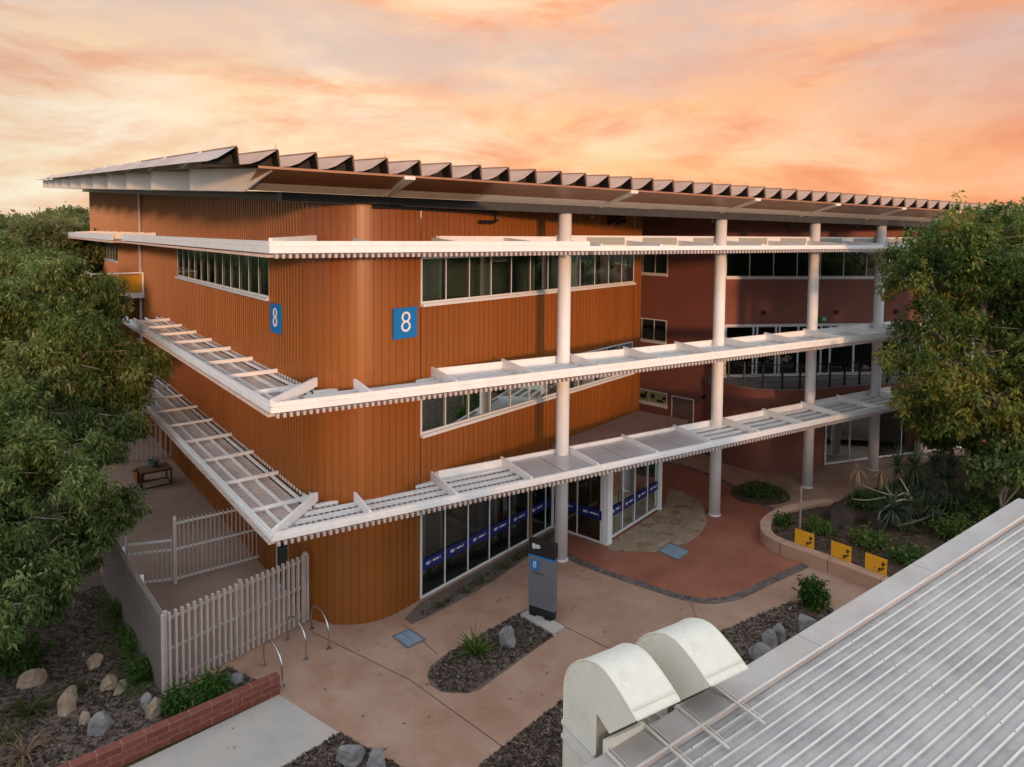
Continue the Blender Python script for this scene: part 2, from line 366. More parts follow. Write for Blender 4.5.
sheet('paving', [(-8.2, 15.9), (-7.1, 17.0), (-6.1, 16.45), (-5.5, 16.0), (-7.85, 13.7), (-9.6, 12.2), (-9.6, 5), (45, 5), (45, 55), (-30, 55), (-22, 33), (-12.6, 21)], 0.0, M['tan'])
sheet('terrace', [(-8.2, 15.95), (-5.75, 19.1), (-6.4, 20.2), (-14.9, 31.2), (-30, 52), (-34, 50), (-21.5, 33), (-12.5, 21)], 0.004, M['terrace'])
sheet('concrete_path', [(-7.83, 13.72), (-5.47, 15.97), (-3.7, 14.72), (-4.65, 13.76), (-6.9, 11.5), (-9.9, 11.7)], 0.005, M['greyslab'])
sheet('garden_bed', [(-3.72, 14.74), (-4.65, 13.76), (-6.9, 11.5), (-6.0, 9.5), (0.4, 9.5), (0.9, 11.6), (-0.3, 12.57), (-2.23, 13.79)], 0.012, M['mulch'])
sheet('garden_bed', [(-1.9, 12.35), (-0.62, 13.81), (1.3, 15.89), (5.23, 18.36), (8.5, 20.35), (9.1, 20.45), (9.6, 20.0), (8.2, 12.5), (3, 9), (-1, 10.5)], 0.010, M['mulch'])
sheet('garden_bed', smooth_poly([(-2.04, 16.77), (-2.0, 17.1), (-1.75, 17.5), (-1.5, 17.77), (0.53, 19.82), (0.77, 19.94), (1.62, 18.9), (0.3, 17.41), (-0.69, 16.24), (-0.95, 16.1), (-1.6, 16.13), (-1.92, 16.39)], 1), 0.010, M['mulch'])
sheet('garden_bed', [(-3.0, 19.25), (-2.74, 19.01), (-2.33, 19.37), (-1.2, 20.6), (-0.3, 21.72), (0.6, 23.1), (1.3, 24.05), (2.1, 24.95), (1.7, 25.4), (-2.66, 20.15)], 0.011, M['mulch'])
sheet('garden_bed', [(-8.2, 15.87), (-7.1, 17.0), (-6.1, 16.45), (-5.6, 16.1), (-9.7, 12.3), (-40, -5), (-60, 30), (-40, 60), (-22, 33), (-12.62, 21.0)], 0.009, M['mulch'])
# red entry paving, stone apron and slate edging
edge = [(1.75, 23.45), (2.01, 23.21), (2.56, 22.58), (3.37, 21.92), (4.31, 21.23), (5.27, 20.58), (6.02, 20.36), (6.81, 20.56), (7.5, 20.98), (8.53, 21.71), (9.97, 22.7)]
edge_s = smooth_poly(edge, 5, closed=False)
sheet('entry_paving', edge_s + [(9.4, 23.5), (9.2, 24.6), (9.7, 25.6), (10.6, 26.5), (10.83, 26.9), (10.25, 28.4), (9.69, 30.31), (8.53, 32.24), (7.28, 33.06), (6.0, 31.0), (2.0, 26.0), (1.5, 24.6)], 0.006, M['red'])
def ribbon(name, pts, w, z, m, kind='structure'):
    b = MB(); L = []; Rr = []
    for i, p in enumerate(pts):
        a = pts[max(i - 1, 0)]; c = pts[min(i + 1, len(pts) - 1)]
        d = Vector((c[0] - a[0], c[1] - a[1])).normalized(); nn = Vector((-d.y, d.x)) * (w / 2)
        L.append((p[0] + nn.x, p[1] + nn.y, z)); Rr.append((p[0] - nn.x, p[1] - nn.y, z))
    n = len(pts); b.add(L + Rr, [(i, n + i, n + i + 1, i + 1) for i in range(n - 1)])
    o = b.build(name, m, fix=False)
    if o.data.polygons[0].normal.z < 0: o.data.flip_normals()
    return tag(o, kind=kind)
ribbon('slate_edging', edge_s, 0.30, 0.010, M['slate'])
ribbon('slate_edging', smooth_poly([(11.0, 26.7), (10.5, 27.6), (10.25, 28.4), (9.69, 30.31), (8.53, 32.24), (7.3, 33.1)], 4, closed=False), 0.26, 0.010, M['slate'])
sheet('stone_apron', smooth_poly([(3.5, 24.0), (4.55, 23.55), (5.64, 23.73), (6.87, 24.78), (7.66, 26.3), (7.87, 27.78), (7.66, 28.85), (6.9, 29.4), (6.1, 27.3)], 5), 0.011, M['crazy'])
sheet('garden_bed', smooth_poly([(9.6, 29.4), (9.55, 28.2), (10.69, 27.84), (11.73, 28.4), (11.9, 29.6), (11.0, 30.6)], 5), 0.012, M['soil'])
for pts in ([(-5.48, 18.6), (-2.44, 16.57), (-0.17, 14.43), (0.3, 13.93)], [(1.62, 18.9), (2.9, 17.75)], [(5.48, 20.2), (5.36, 18.6)], [(-3.0, 19.0), (-1.85, 17.6)],
            [(12.1, 32.0), (12.3, 28.5), (12.9, 28.0)], [(-14.5, 24.0), (-9.2, 24.0)]):
    ribbon('paving_joint', pts, 0.02, 0.007, M['joint'])

# ------------------------------------------------------------------ main building frame of reference
C = Vector((-5.8, 16.49)); d = Vector((0.857, 0.515)).normalized(); n = Vector((-d.y, d.x))
l = Vector((-0.6135, 0.7897)).normalized(); r = Vector((0.636, 0.772)).normalized()
K = Vector((-4.69, 17.86))
NL = Vector((-0.7897, -0.6135)).normalized(); NR = Vector((0.772, -0.636)).normalized()
RAD = 1.8; HALF = math.acos(max(-1, min(1, l.dot(r)))) / 2
TLEN = RAD / math.tan(HALF); TL = K + l * TLEN; TR = K + r * TLEN
CEN = TL - NL * RAD; LA = RAD * (math.pi - 2 * HALF)
A0 = math.atan2(NL.y, NL.x); A1 = A0 + (math.pi - 2 * HALF)
def P(s):
    if s < 0: return TL + l * (-s)
    if s > LA: return TR + r * (s - LA)
    a = A0 + s / RAD; return CEN + Vector((math.cos(a), math.sin(a))) * RAD
def N(s):
    if s < 0: return NL
    if s > LA: return NR
    a = A0 + s / RAD; return Vector((math.cos(a), math.sin(a)))
SL = lambda b: -(b - TLEN)            # b measured from the sharp corner along the left wall
SR = lambda b: LA + (b - TLEN)
GX, GY = -0.0318, 0.0335
def zr(p): return 12.6 + GX * (p[0] - C.x) + GY * (p[1] - C.y)
def v3(p, z): return Vector((p[0], p[1], z))

bld = empty('office_building', 'three storey building clad in rust orange metal with white sunshades and a saw-toothed roof', 'building', (K.x, K.y, 0))
BO = (K.x, K.y, 0)
def B(): return MB(BO)

# cladding with standing seams
def cladding(b, s0, s1, z0, z1):
    pitch = 0.235; nseg = max(1, round((s1 - s0) / pitch)); ds = (s1 - s0) / nseg
    prof = []
    for i in range(nseg):
        a = s0 + i * ds
        prof += [(a, 0.028), (a + 0.022, 0.028), (a + 0.026, 0.0), (a + ds * 0.55, 0.0), (a + ds - 0.004, 0.0)]
    prof.append((s1, 0.0))
    bot = []; top = []
    for s, h in prof:
        p = P(s) + N(s) * h
        bot.append(v3(p, z0)); top.append(v3(p, z1(p) if callable(z1) else z1))
    m_ = len(prof)
    b.add(bot + top, [(i, i + 1, m_ + i + 1, m_ + i) for i in range(m_ - 1)])
wtop = lambda p: zr(p) - 0.60
WL0, WL1 = SL(17.23), SL(4.744)      # left window
FL0, FL1 = SL(43.5), SL(34.0)        # far left window
WR0, WR1 = SR(3.144), SR(15.72)
SEND = SR(16.4); SFAR = SL(47.5)
ST0, ST1 = SR(3.144), SR(9.9)        # ground storefront
b = B()
def band(s0, s1, holes, zlo, zhi):
    """holes: list of (sa, sb, za, zb)"""
    cuts = sorted(holes); cur = s0
    for sa, sb, za, zb in cuts:
        if sa > cur: cladding(b, cur, sa, zlo, zhi)
        if za > zlo: cladding(b, sa, sb, zlo, za)
        cladding(b, sa, sb, zb, zhi)
        cur = sb
    if cur < s1: cladding(b, cur, s1, zlo, zhi)
band(SFAR, SEND, [(WL0, WL1, 8.97, 10.35), (FL0, FL1, 8.97, 10.35), (WR0, WR1, 8.97, 10.35)], 7.2, wtop)
band(SFAR, SEND, [(WR0, WR1, 5.05, 6.4)], 3.35, 7.2)
DG0, DG1 = SL(4.3), SL(3.2)          # glass door onto terrace
band(SFAR, SEND, [(DG0, DG1, 0.0, 2.4), (ST0, ST1, 0.02, 3.05)], 0.0, 3.35)
e_ = P(SEND); e2 = e_ + Vector((-0.06, 3.0)); e3 = e_ - NR * 0.25
b.quad(v3(e_, 0), v3(e2, 0), v3(e2, 12), v3(e_, 12))
f_ = P(SFAR); f2 = f_ - NL * 6
b.quad(v3(f_, 0), v3(f2, 0), v3(f2, 14), v3(f_, 14))
cl = b.build('cladding', M['rust'], bld, fix=False)
_a = cl.data.attributes.new('panel', 'FLOAT', 'FACE'); _nf = len(cl.data.polygons)
_a.data.foreach_set('value', np.repeat(np.clip(rng.normal(0.5, 0.22, _nf // 5 + 2), 0, 1), 5)[:_nf].astype(np.float32))

# windows
def bars(b, a, c, z0, z1, nrm, npan, fr=0.06, mul=0.034, dep=0.014, sill=True, cols=None):
    a = Vector(a); c = Vector(c); nrm = Vector(nrm); L = (c - a).length; dv = (c - a) / L
    o = nrm * 0.01
    def bar(p, q, w, axis):
        b.box(p, q, w, dep, up=(nrm.x, nrm.y, 0), side=axis)
    zv = Vector((0, 0, 1)); d3 = Vector((dv.x, dv.y, 0))
    bar(v3(a + o, z0 + fr / 2), v3(c + o, z0 + fr / 2), fr, zv); bar(v3(a + o, z1 - fr / 2), v3(c + o, z1 - fr / 2), fr, zv)
    xs = cols if cols else [L * i / npan for i in range(npan + 1)]
    for i, x in enumerate(xs):
        w = fr if i in (0, len(xs) - 1) else mul
        x = min(max(x, w / 2), L - w / 2); p = a + dv * x + o
        bar(v3(p, z0 + fr), v3(p, z1 - fr), w, d3)
    if sill:
        b.box(v3(a + nrm * 0.05, z0 - 0.045), v3(c + nrm * 0.05, z0 - 0.045), 0.09, 0.16, up=(nrm.x, nrm.y, 0), side=zv)
def window(name, a, c, z0, z1, nrm, npan, parent, off, sill=True, back=False, **k):
    fb = MB(off); bars(fb, a, c, z0, z1, nrm, npan, sill=sill, **k)
    f = fb.build(name, M['frame'], parent)
    g = MB(off); q = Vector(nrm) * -0.02
    g.quad(v3(Vector(a) + q, z0 + 0.01), v3(Vector(c) + q, z0 + 0.01), v3(Vector(c) + q, z1 - 0.01), v3(Vector(a) + q, z1 - 0.01))
    g.build('pane', M['glass'], f)
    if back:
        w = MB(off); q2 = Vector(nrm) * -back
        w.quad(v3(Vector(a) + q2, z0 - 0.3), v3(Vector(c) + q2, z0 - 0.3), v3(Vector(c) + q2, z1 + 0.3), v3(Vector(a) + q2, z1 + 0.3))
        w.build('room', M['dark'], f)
    return f
window('window', P(WL0), P(WL1), 8.97, 10.35, NL, 12, bld, BO)
window('window', P(FL0), P(FL1), 8.97, 10.35, NL, 8, bld, BO)
window('window', P(WR0), P(WR1), 8.97, 10.35, NR, 12, bld, BO)
window('window', P(WR0), P(WR1), 5.05, 6.4, NR, 12, bld, BO)
def blinds(s0, s1, z1, npan, drops, nrm, parent):
    for i, dp in drops:
        a = s0 + (s1 - s0) * (i + .06) / npan; c = s0 + (s1 - s0) * (i + .94) / npan
        q = MB(BO); pa_, pc_ = P(a) - nrm * .12, P(c) - nrm * .12
        q.quad(v3(pa_, z1 - dp), v3(pc_, z1 - dp), v3(pc_, z1), v3(pa_, z1)); q.build('roller_blind', M['inlight'], parent, fix=False)
_w = [o for o in bld.children if o.name.startswith('window')]
blinds(WL0, WL1, 10.35, 12, ((2, .3), (3, .3), (9, .5)), NL, _w[0]); blinds(WR0, WR1, 10.35, 12, ((3, .25), (7, 1.3), (8, .4), (10, .35)), NR, _w[2]); blinds(WR0, WR1, 6.4, 12, ((1, .4), (2, .4), (5, .7)), NR, _w[3])
window('glass_door', P(DG0), P(DG1), 0.02, 2.4, NL, 1, bld, BO, sill=False)
# storefront, then the glazed entry box
decal_marks = MB(BO); 
def decal(a, c, z0, z1, nrm, npan, parent):
    nrm = Vector(nrm); a = Vector(a) + nrm * 0.012; c = Vector(c) + nrm * 0.012
    bb = B(); bb.quad(v3(a, z0), v3(c, z0), v3(c, z1), v3(a, z1))
    o = bb.build('decal_band', M['navy'], parent)
    w = B(); a2 = a + nrm * 0.004; c2 = c + nrm * 0.004; zm = (z0 + z1) / 2; dv = (c2 - a2) / npan
    def q(u0, u1, w0, w1):
        p0 = a2 + dv * u0; p1 = a2 + dv * u1; w.quad(v3(p0, zm + w0), v3(p1, zm + w0), v3(p1, zm + w1), v3(p0, zm + w1))
    for i in range(int(npan)):
        for k in range(3): q(i + 0.24 + k * 0.045, i + 0.272 + k * 0.045, -0.045, 0.05)
        for k in range(2): q(i + 0.39, i + 0.43, 0.02 - k * 0.045, 0.035 - k * 0.045)
        for k in range(5): q(i + 0.50 + k * 0.05, i + 0.535 + k * 0.05, -0.02, 0.035 + 0.012 * (k % 2))
        q(i + 0.78, i + 0.80, -0.03, 0.06)
    w.build('lettering', M['signwhite'], o)
st = window('storefront', P(ST0), P(ST1), 0.02, 3.05, NR, 7, bld, BO, sill=False, mul=0.05, fr=0.08, cols=[0, 1.05, 2.1, 3.15, 4.2, 5.25, 6.3, 6.756])
decal(P(ST0), P(ST1), 0.86, 1.20, NR, 6.434, st)
W0 = P(ST1); X0 = W0 + NR * 2.25; X1 = X0 + r * 4.15; W1 = W0 + r * 4.15
s_a = window('storefront', W0, X0, 0.02, 3.0, -r, 2, bld, BO, sill=False, mul=0.05, fr=0.08)
decal(W0, X0, 0.86, 1.20, -r, 2, s_a)
s_b = window('storefront', X0 + r * 0.34, X1, 0.06, 3.0, NR, 4, bld, BO, sill=False, mul=0.07, fr=0.1, cols=[0, 0.95, 1.85, 2.85, 3.81])
decal(X0 + r * 0.34, X1, 0.86, 1.20, NR, 4, s_b)
hb = B(); hp = X0 + r * 1.22 + NR * 0.09; hb.box(v3(hp, 0.85), v3(hp, 1.6), 0.035, 0.035); hb.build('door_handle', M['steel'], s_b)
window('storefront', X1, W1, 0.02, 3.0, r, 2, bld, BO, sill=False, mul=0.05, fr=0.08)
pb = B(); pc = X0 + r * 0.17 + NR * 0.0; pb.box(v3(pc, 0), v3(pc, 3.1), 0.32, 0.32, up=(r.x, r.y, 0)); pb.build('entry_pier', M['column'], bld)
pb = B(); pc = X1 + NR * 0.02; pb.box(v3(pc, 0), v3(pc, 3.1), 0.16, 0.16, up=(r.x, r.y, 0)); pb.build('entry_pier', M['column'], bld)
rb = B(); rb.prism([W0 + NR * 0.02 - r * 0.1, X0 - r * 0.1 + NR * 0.15, X1 + r * 2.2 + NR * 0.15, W1 + r * 2.2 + NR * .02], 3.02, 3.22); rb.build('entry_canopy', M['terrace'], bld)

# interior: floors, back walls, partitions seen through the tinted glass
b = B()
arc = [P(LA * i / 8) - N(LA * i / 8) * 0.18 for i in range(9)]
fp = [P(SFAR + .3) - NL * 0.18 - NL * 5] + [P(SFAR + .3) - NL * 0.18] + arc + [P(SEND - .2) - NR * 0.18] + [P(SEND - .2) - NR * 5.5] + [CEN + Vector((0, 6.5))]
for z in (0.0, 3.72, 7.62): b.prism(fp, z + 0.02, z + 0.16)
b.prism(fp, 10.45, 10.6)
b.build('floor_slab', M['carpet'], bld)
b = B()
q0 = CEN + Vector((0, 6.0)); q1 = P(SEND - .2) - NR * 5.2; q2 = P(SFAR + .3) - NL * 5.2
for z0_, z1_ in ((0.2, 3.6), (3.9, 7.5), (7.8, 10.4)):
    b.quad(v3(q0, z0_), v3(q1, z0_), v3(q1, z1_), v3(q0, z1_)); b.quad(v3(q0, z0_), v3(q2, z0_), v3(q2, z1_), v3(q0, z1_))
b.build('interior_wall', M['interior'], bld, fix=False)
b = B()
for bb_ in (5.3, 7.4, 10.0, 12.8):
    for z0_, z1_ in ((0.2, 3.6), (3.9, 7.5), (7.8, 10.4)):
        o_ = random.uniform(0.6, 1.8); p0 = P(SR(bb_ + random.uniform(-.4, .4))) - NR * o_; p1 = p0 - NR * 2.2
        b.box(v3((p0 + p1) / 2, z0_), v3((p0 + p1) / 2, z1_), 0.1, 2.2, up=(NR.x, NR.y, 0))
for bb_ in (6.5, 9.0, 13.2, 15.6): 
    p0 = P(SL(bb_)) - NL * 1.2; p1 = p0 - NL * 2
    b.box(v3((p0 + p1) / 2, 7.8), v3((p0 + p1) / 2, 10.4), 0.1, 2.0, up=(NL.x, NL.y, 0))
b.build('partition', M['inlight'], bld)
b = B()
for bb_ in (4.0, 8.6, 11.4, 14.2):
    p0 = P(SR(bb_)) - NR * 0.9
    b.prism([p0 + Vector((math.cos(i * .7854), math.sin(i * .7854))) * .16 for i in range(8)], 0.2, 3.6)
    b.prism([p0 + Vector((math.cos(i * .7854), math.sin(i * .7854))) * .16 for i in range(8)], 3.9, 7.5)
b.build('interior_column', M['inlight'], bld)

# maroon rear wing
PA, PB_, PC_, PD_, PE_ = [Vector(p) for p in ((6.3, 37.9), (10.25, 34.0), (18.5, 35.12), (24.5, 36.0), (44, 40.5))]
nAB = Vector(((PB_ - PA).y, -(PB_ - PA).x)).normalized(); nAB = nAB if nAB.dot(-PA) > 0 else -nAB
nBC = Vector((0.132, -0.991)).normalized()
def wall_holes(b, a, c, z0, z1, holes):
    a = Vector(a); c = Vector(c); L = (c - a).length; dv = (c - a) / L
    xs = sorted({0, L, *[h[0] for h in holes], *[h[1] for h in holes]})
    for x0, x1 in zip(xs, xs[1:]):
        zs = [z0]
        for h in sorted(holes, key=lambda h: h[2]):
            if h[0] <= x0 + 1e-6 and h[1] >= x1 - 1e-6: zs += [h[2], h[3]]
        zs.append(z1)
        for za, zb in zip(zs[::2], zs[1::2]):
            if zb > za: b.quad(v3(a + dv * x0, za), v3(a + dv * x1, za), v3(a + dv * x1, zb), v3(a + dv * x0, zb))
b = B()
wall_holes(b, PA, PB_, 0, 12.4, [(0.3, 2.62, 8.95, 10.3), (0.3, 2.62, 5.36, 6.55)])
bcL = (PD_ - PB_).length
wall_holes(b, PB_, PD_, 0, 12.3, [(0.3, bcL - 0.2, 8.97, 10.3), (0.3, bcL - 0.2, 3.97, 6.62)])
wall_holes(b, PD_, PE_, 0, 12.0, [])
b.build('maroon_wall', M['maroon'], bld, fix=False)
uAB = (PB_ - PA).normalized(); uBC = (PD_ - PB_).normalized(); nBC = Vector((uBC.y, -uBC.x))
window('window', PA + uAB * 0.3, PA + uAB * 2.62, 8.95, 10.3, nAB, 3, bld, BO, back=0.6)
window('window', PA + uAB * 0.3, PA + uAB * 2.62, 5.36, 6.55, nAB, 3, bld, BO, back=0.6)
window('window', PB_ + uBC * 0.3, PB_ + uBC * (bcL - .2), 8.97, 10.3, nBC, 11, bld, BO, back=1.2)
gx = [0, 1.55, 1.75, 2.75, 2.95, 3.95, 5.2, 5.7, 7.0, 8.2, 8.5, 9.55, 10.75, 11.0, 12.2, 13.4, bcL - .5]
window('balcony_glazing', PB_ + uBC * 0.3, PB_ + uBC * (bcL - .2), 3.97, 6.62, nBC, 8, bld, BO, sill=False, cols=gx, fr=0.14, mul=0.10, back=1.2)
# curved ground-floor wall and balcony over it
crv = smooth_poly([(9.75, 34.45), (10.3, 33.1), (11.17, 32.07), (12.39, 31.71), (13.7, 31.9), (15.06, 32.68)], 6, closed=False)
b = B(); m_ = len(crv); b.add([v3(p, 0) for p in crv] + [v3(p, 3.72) for p in crv], [(i, i + 1, m_ + i + 1, m_ + i) for i in range(m_ - 1)])
cw = b.build('curved_wall', M['maroon'], bld, smooth=True, fix=False)
nGL = Vector((0.33, -0.944))
window('storefront', (15.09, 32.69), (18.0, 33.71), 0.05, 3.5, nGL, 2, bld, BO, sill=False, fr=0.1, back=1.0)
window('storefront', (18.05, 33.73), (24.5, 35.9), 0.05, 3.5, nGL, 4, bld, BO, sill=False, fr=0.1, back=0.8)
lip = smooth_poly([(9.75, 34.3), (10.33, 33.0), (11.17, 31.99), (12.39, 31.63), (13.7, 31.78), (15.4, 32.36), (17.4, 32.94), (18.78, 33.43), (21.5, 34.3), (24.6, 35.6)], 5, closed=False)
b = B(); b.prism([tuple(p) for p in lip] + [tuple(PD_ - nBC * -.05), tuple(PB_ + nBC * .02)], 3.62, 3.93); b.build('balcony_floor', mat('balcony_grey', (0.22, 0.21, 0.21), .8, var=.1), bld)
b = B(); m_ = len(lip)
lip2 = [Vector(p) + Vector((0.02, -0.05)) for p in lip]
b.add([v3(p, 3.2) for p in lip2] + [v3(p, 3.90) for p in lip2], [(i, i + 1, m_ + i + 1, m_ + i) for i in range(m_ - 1)]); b.build('balcony_fascia', M['maroon'], bld, smooth=True, fix=False)
# balustrade
b = B(); acc = [Vector(lip[0])]; 
for p in lip[1:]: acc.append(Vector(p))
inn = [p + Vector((0.05, 0.12)) for p in acc]
for z in (4.25, 4.5, 4.75, 5.05): b.tube([v3(p, z) for p in inn], 0.012 if z < 5 else 0.02, 5)
bal = b.build('balustrade', M['black'], bld)
tot = 0; nxt = 0.75; proto = None
for a_, c_ in zip(inn, inn[1:]):
    L = (c_ - a_).length
    while nxt <= tot + L:
        p = a_ + (c_ - a_) * ((nxt - tot) / L); nxt += 0.86
        q = B(); q.box(v3(p, 3.935), v3(p, 5.08), 0.07, 0.09, up=(0, 1, 0)); q.build('post', M['black'], bal)
    tot += L
# recessed door, notice window, lamps on maroon wall
b = B(); a_ = PA + uAB * 3.05 + nAB * 0.03; c_ = PA + uAB * 4.28 + nAB * 0.03
b.quad(v3(a_, 0.02), v3(c_, 0.02), v3(c_, 2.6), v3(a_, 2.6)); dr = b.build('door', M['doorgrey'], bld, fix=False)
b = B(); bars(b, a_ - uAB * .05, c_ + uAB * .05, 0.0, 2.66, nAB, 1, fr=.06); b.build('door_frame', M['frame'], dr)
b = B(); a_ = PA + uAB * 0.5 + nAB * 0.02; c_ = PA + uAB * 2.75 + nAB * 0.02
b.quad(v3(a_, 2.03), v3(c_, 2.03), v3(c_, 2.66), v3(a_, 2.66)); nb = b.build('notice_panel', mat('notice_pale', (0.42, 0.36, 0.16), .6), bld, fix=False)
b = B(); bars(b, a_, c_, 2.0, 2.7, nAB, 2, fr=.06); b.build('panel_frame', M['frame'], nb)
b = B()
for x, z, w, h in ((1.15, 2.32, .35, .22), (1.3, 2.5, .12, .14), (1.75, 2.4, .2, .22), (2.2, 2.2, .4, .12), (2.45, 2.38, .22, .16), (0.75, 2.3, .2, .3)):
    p = PA + uAB * (x + .1) + nAB * 0.03; b.quad(v3(p - uAB * w / 2, z - h / 2), v3(p + uAB * w / 2, z - h / 2), v3(p + uAB * w / 2, z + h / 2), v3(p - uAB * w / 2, z + h / 2))
b.build('panel_picture', M['black'], nb, fix=False)
def ring(c, rad, k=14): return [(c[0] + math.cos(2 * math.pi * i / k) * rad, c[1] + math.sin(2 * math.pi * i / k) * rad) for i in range(k)]
for p, z in ((PB_ + uBC * 2.35, 7.2), (PB_ + uBC * 6.3, 7.2), (PA + uAB * 4.9, 2.9), (PB_ + uBC * 9.6, 7.2)):
    nn_ = nAB if z < 3 else nBC
    b = B(); b.tube([v3(p, z), v3(p + nn_ * 0.10, z)], 0.11, 12); b.build('wall_lamp', M['black'], bld)

# columns
cols_xy = [(1.75, 22.98), (8.1, 26.82), (13.1, 29.92), (17.2, 32.22), (20.75, 34.3)]
for i, p in enumerate(cols_xy):
    b = B(); b.tube([v3(p, 0), v3(p, 6), v3(p, zr(p) - .80)], 0.22, 28)
    c_ = b.build('column', M['column'], bld, smooth=False)
    for f in c_.data.polygons: f.use_smooth = len(f.vertices) == 4
    bb = B(); bb.prism(ring(p, 0.245, 24), 0.0, 0.05); bb.build('column_foot', M['column'], c_)

# ------------------------------------------------------------------ sunshades
def sunshade(org, dv, inw, kk, length, W, z, fasc, raf0, rafstep, sheets=(), upstand0=3.0, uph=0.42, bat=0.16, npur=4, flat=False):
    dv = Vector(dv); inw = Vector(inw)
    pt = lambda t, o, zz: Vector((org[0] + dv.x * t + inw.x * o, org[1] + dv.y * t + inw.y * o, zz))
    b = B()
    # edge channel: lower lip and upper flange with a shadow line between
    b.box(pt(0, 0.03, z + 0.09 + fasc * 0.30), pt(length, 0.03, z + 0.09 + fasc * 0.30), 0.06, fasc * 0.56)
    b.box(pt(0.02, 0.05, z + 0.09 + fasc * 0.80), pt(length, 0.05, z + 0.09 + fasc * 0.80), 0.06, fasc * 0.40)
    for i in range(1, npur + 1):
        o = W * i / (npur + 0.6)
        b.box(pt(o / kk, o, z + 0.115), pt(length, o, z + 0.115), 0.06 if flat else 0.12, 0.08)
    par = b.build('sunshade', M['white'], bld)
    b = B(); b.box(pt(upstand0, W, z + 0.12 + uph / 2), pt(length, W, z + 0.12 + uph / 2), 0.06, uph)
    b.box(pt(upstand0, W - 0.05 if flat else W - .09, z + 0.12), pt(length, W - 0.05 if flat else W - .09, z + 0.12), 0.12 if flat else 0.24, 0.10 if flat else 0.05)
    b.build('upstand', M['white'], par)
    b = B(); k = int(length / bat)
    for i in range(1, k):
        t = i * bat; om = min(W - (0.37 if flat else 0.02), kk * t)
        if om < 0.1: continue
        b.box(pt(t, -0.045, z + 0.022), pt(t, om, z + 0.022), 0.085 if flat else 0.07, 0.06 if flat else 0.10)
    b.build('battens', M['batten_pale'] if flat else M['batten'], par)
    i = 0; t = raf0
    while t < length - 0.2:
        q = B(); om = min(W + 0.05, kk * t)
        zt = z + 0.16
        a0 = pt(t, 0.10, zt); a1 = pt(t, om, zt)
        wv = Vector((dv.x, dv.y, 0)) * (0.04 if flat else 0.035)
        h0, h1 = (fasc * .4, fasc * .4 + .02) if flat else (fasc * 0.55 + 0.06, fasc * 0.55 + 0.16)
        vs = [a0 - wv, a1 - wv, a1 - wv + Vector((0, 0, h1)), a0 - wv + Vector((0, 0, h0)), a0 + wv, a1 + wv, a1 + wv + Vector((0, 0, h1)), a0 + wv + Vector((0, 0, h0))]
        q.add(vs, [(0, 1, 2, 3), (7, 6, 5, 4), (0, 4, 5, 1), (1, 5, 6, 2), (2, 6, 7, 3), (3, 7, 4, 0)])
        q.build('rafter', M['white'], par); t += rafstep; i += 1
    for (t0, t1, m) in sheets:
        t = t0
        while t < t1 - 0.05:
            te = min(t + 1.265, t1)
            q = B(); q.slab([pt(t + .03, 0.1, z + 0.175), pt(te - .01, 0.1, z + 0.175), pt(te - .01, W - 0.12, z + 0.225), pt(t + .03, W - .12, z + 0.225)], (0, 0, 0.02))
            q.build('roofing_sheet', m, par); t = te
    return par
Wf = 1.9; Wl = 1.82
e = (d + l).normalized(); kF = e.dot(n) / e.dot(d); kL = e.dot(-NL) / e.dot(l)
LV = [(3.40, 0.20, 30.0), (6.57, 0.26, 30.0), (10.45, 0.30, 34.0)]
for i, (z, fasc, ln) in enumerate(LV):
    sh = [(7.65, 15.2, M['polycarb'])] if i == 0 else []
    if i < 2: sunshade(C, d, n, kF, ln, Wf, z, fasc, 2.53, 2.53, sh, upstand0=3.2, uph=(0.24, 0.26)[i])
    else:
        sunshade(C, d, n, kF, 9.6, Wf, z, fasc, 2.53, 2.53, sh, upstand0=3.4, uph=0.40)
        par = sunshade(C + d * 9.6, d, n, 60, ln - 9.6, Wf, z, 0.15, 0.52, 2.53, sh, upstand0=0.0, uph=0.44)
        for kb in range(9):
            q = B(); ta = 9.6 + 0.52 + 2.53 * kb + 0.75; o_ = C + n * (Wf - 0.034)
            q.box(v3(o_ + d * ta, z + 0.37), v3(o_ + d * (ta + 1.68), z + 0.37), 0.012, 0.26); q.build('upstand_panel', M['shadepanel'], par)
    ll = (24.0, 21.5, 21.0)[i]
    s2 = sunshade(C, l, -NL, kL, ll, Wl, z, fasc, 1.95, 2.5, [], upstand0=1.9, uph=0.16, bat=0.15, npur=3, flat=True)
    # diagonal rafter at the mitred corner
    q = B(); a0 = C + e * 0.05; a1 = C + e * 2.35
    q.box(v3(a0, z + 0.12 + fasc * .75), v3(a1, z + 0.18 + fasc * .75), 0.10, 0.24); q.build('rafter', M['white'], s2)
# far-left upper shade beyond the downpipe
Cf = C + l * 21.6 + NL * 0.35
sunshade(Cf, l, -NL, 50, 24.0, 1.9, 10.45, 0.3, 0.2, 3.0, [], upstand0=0.0, uph=0.3, bat=0.22, npur=3)

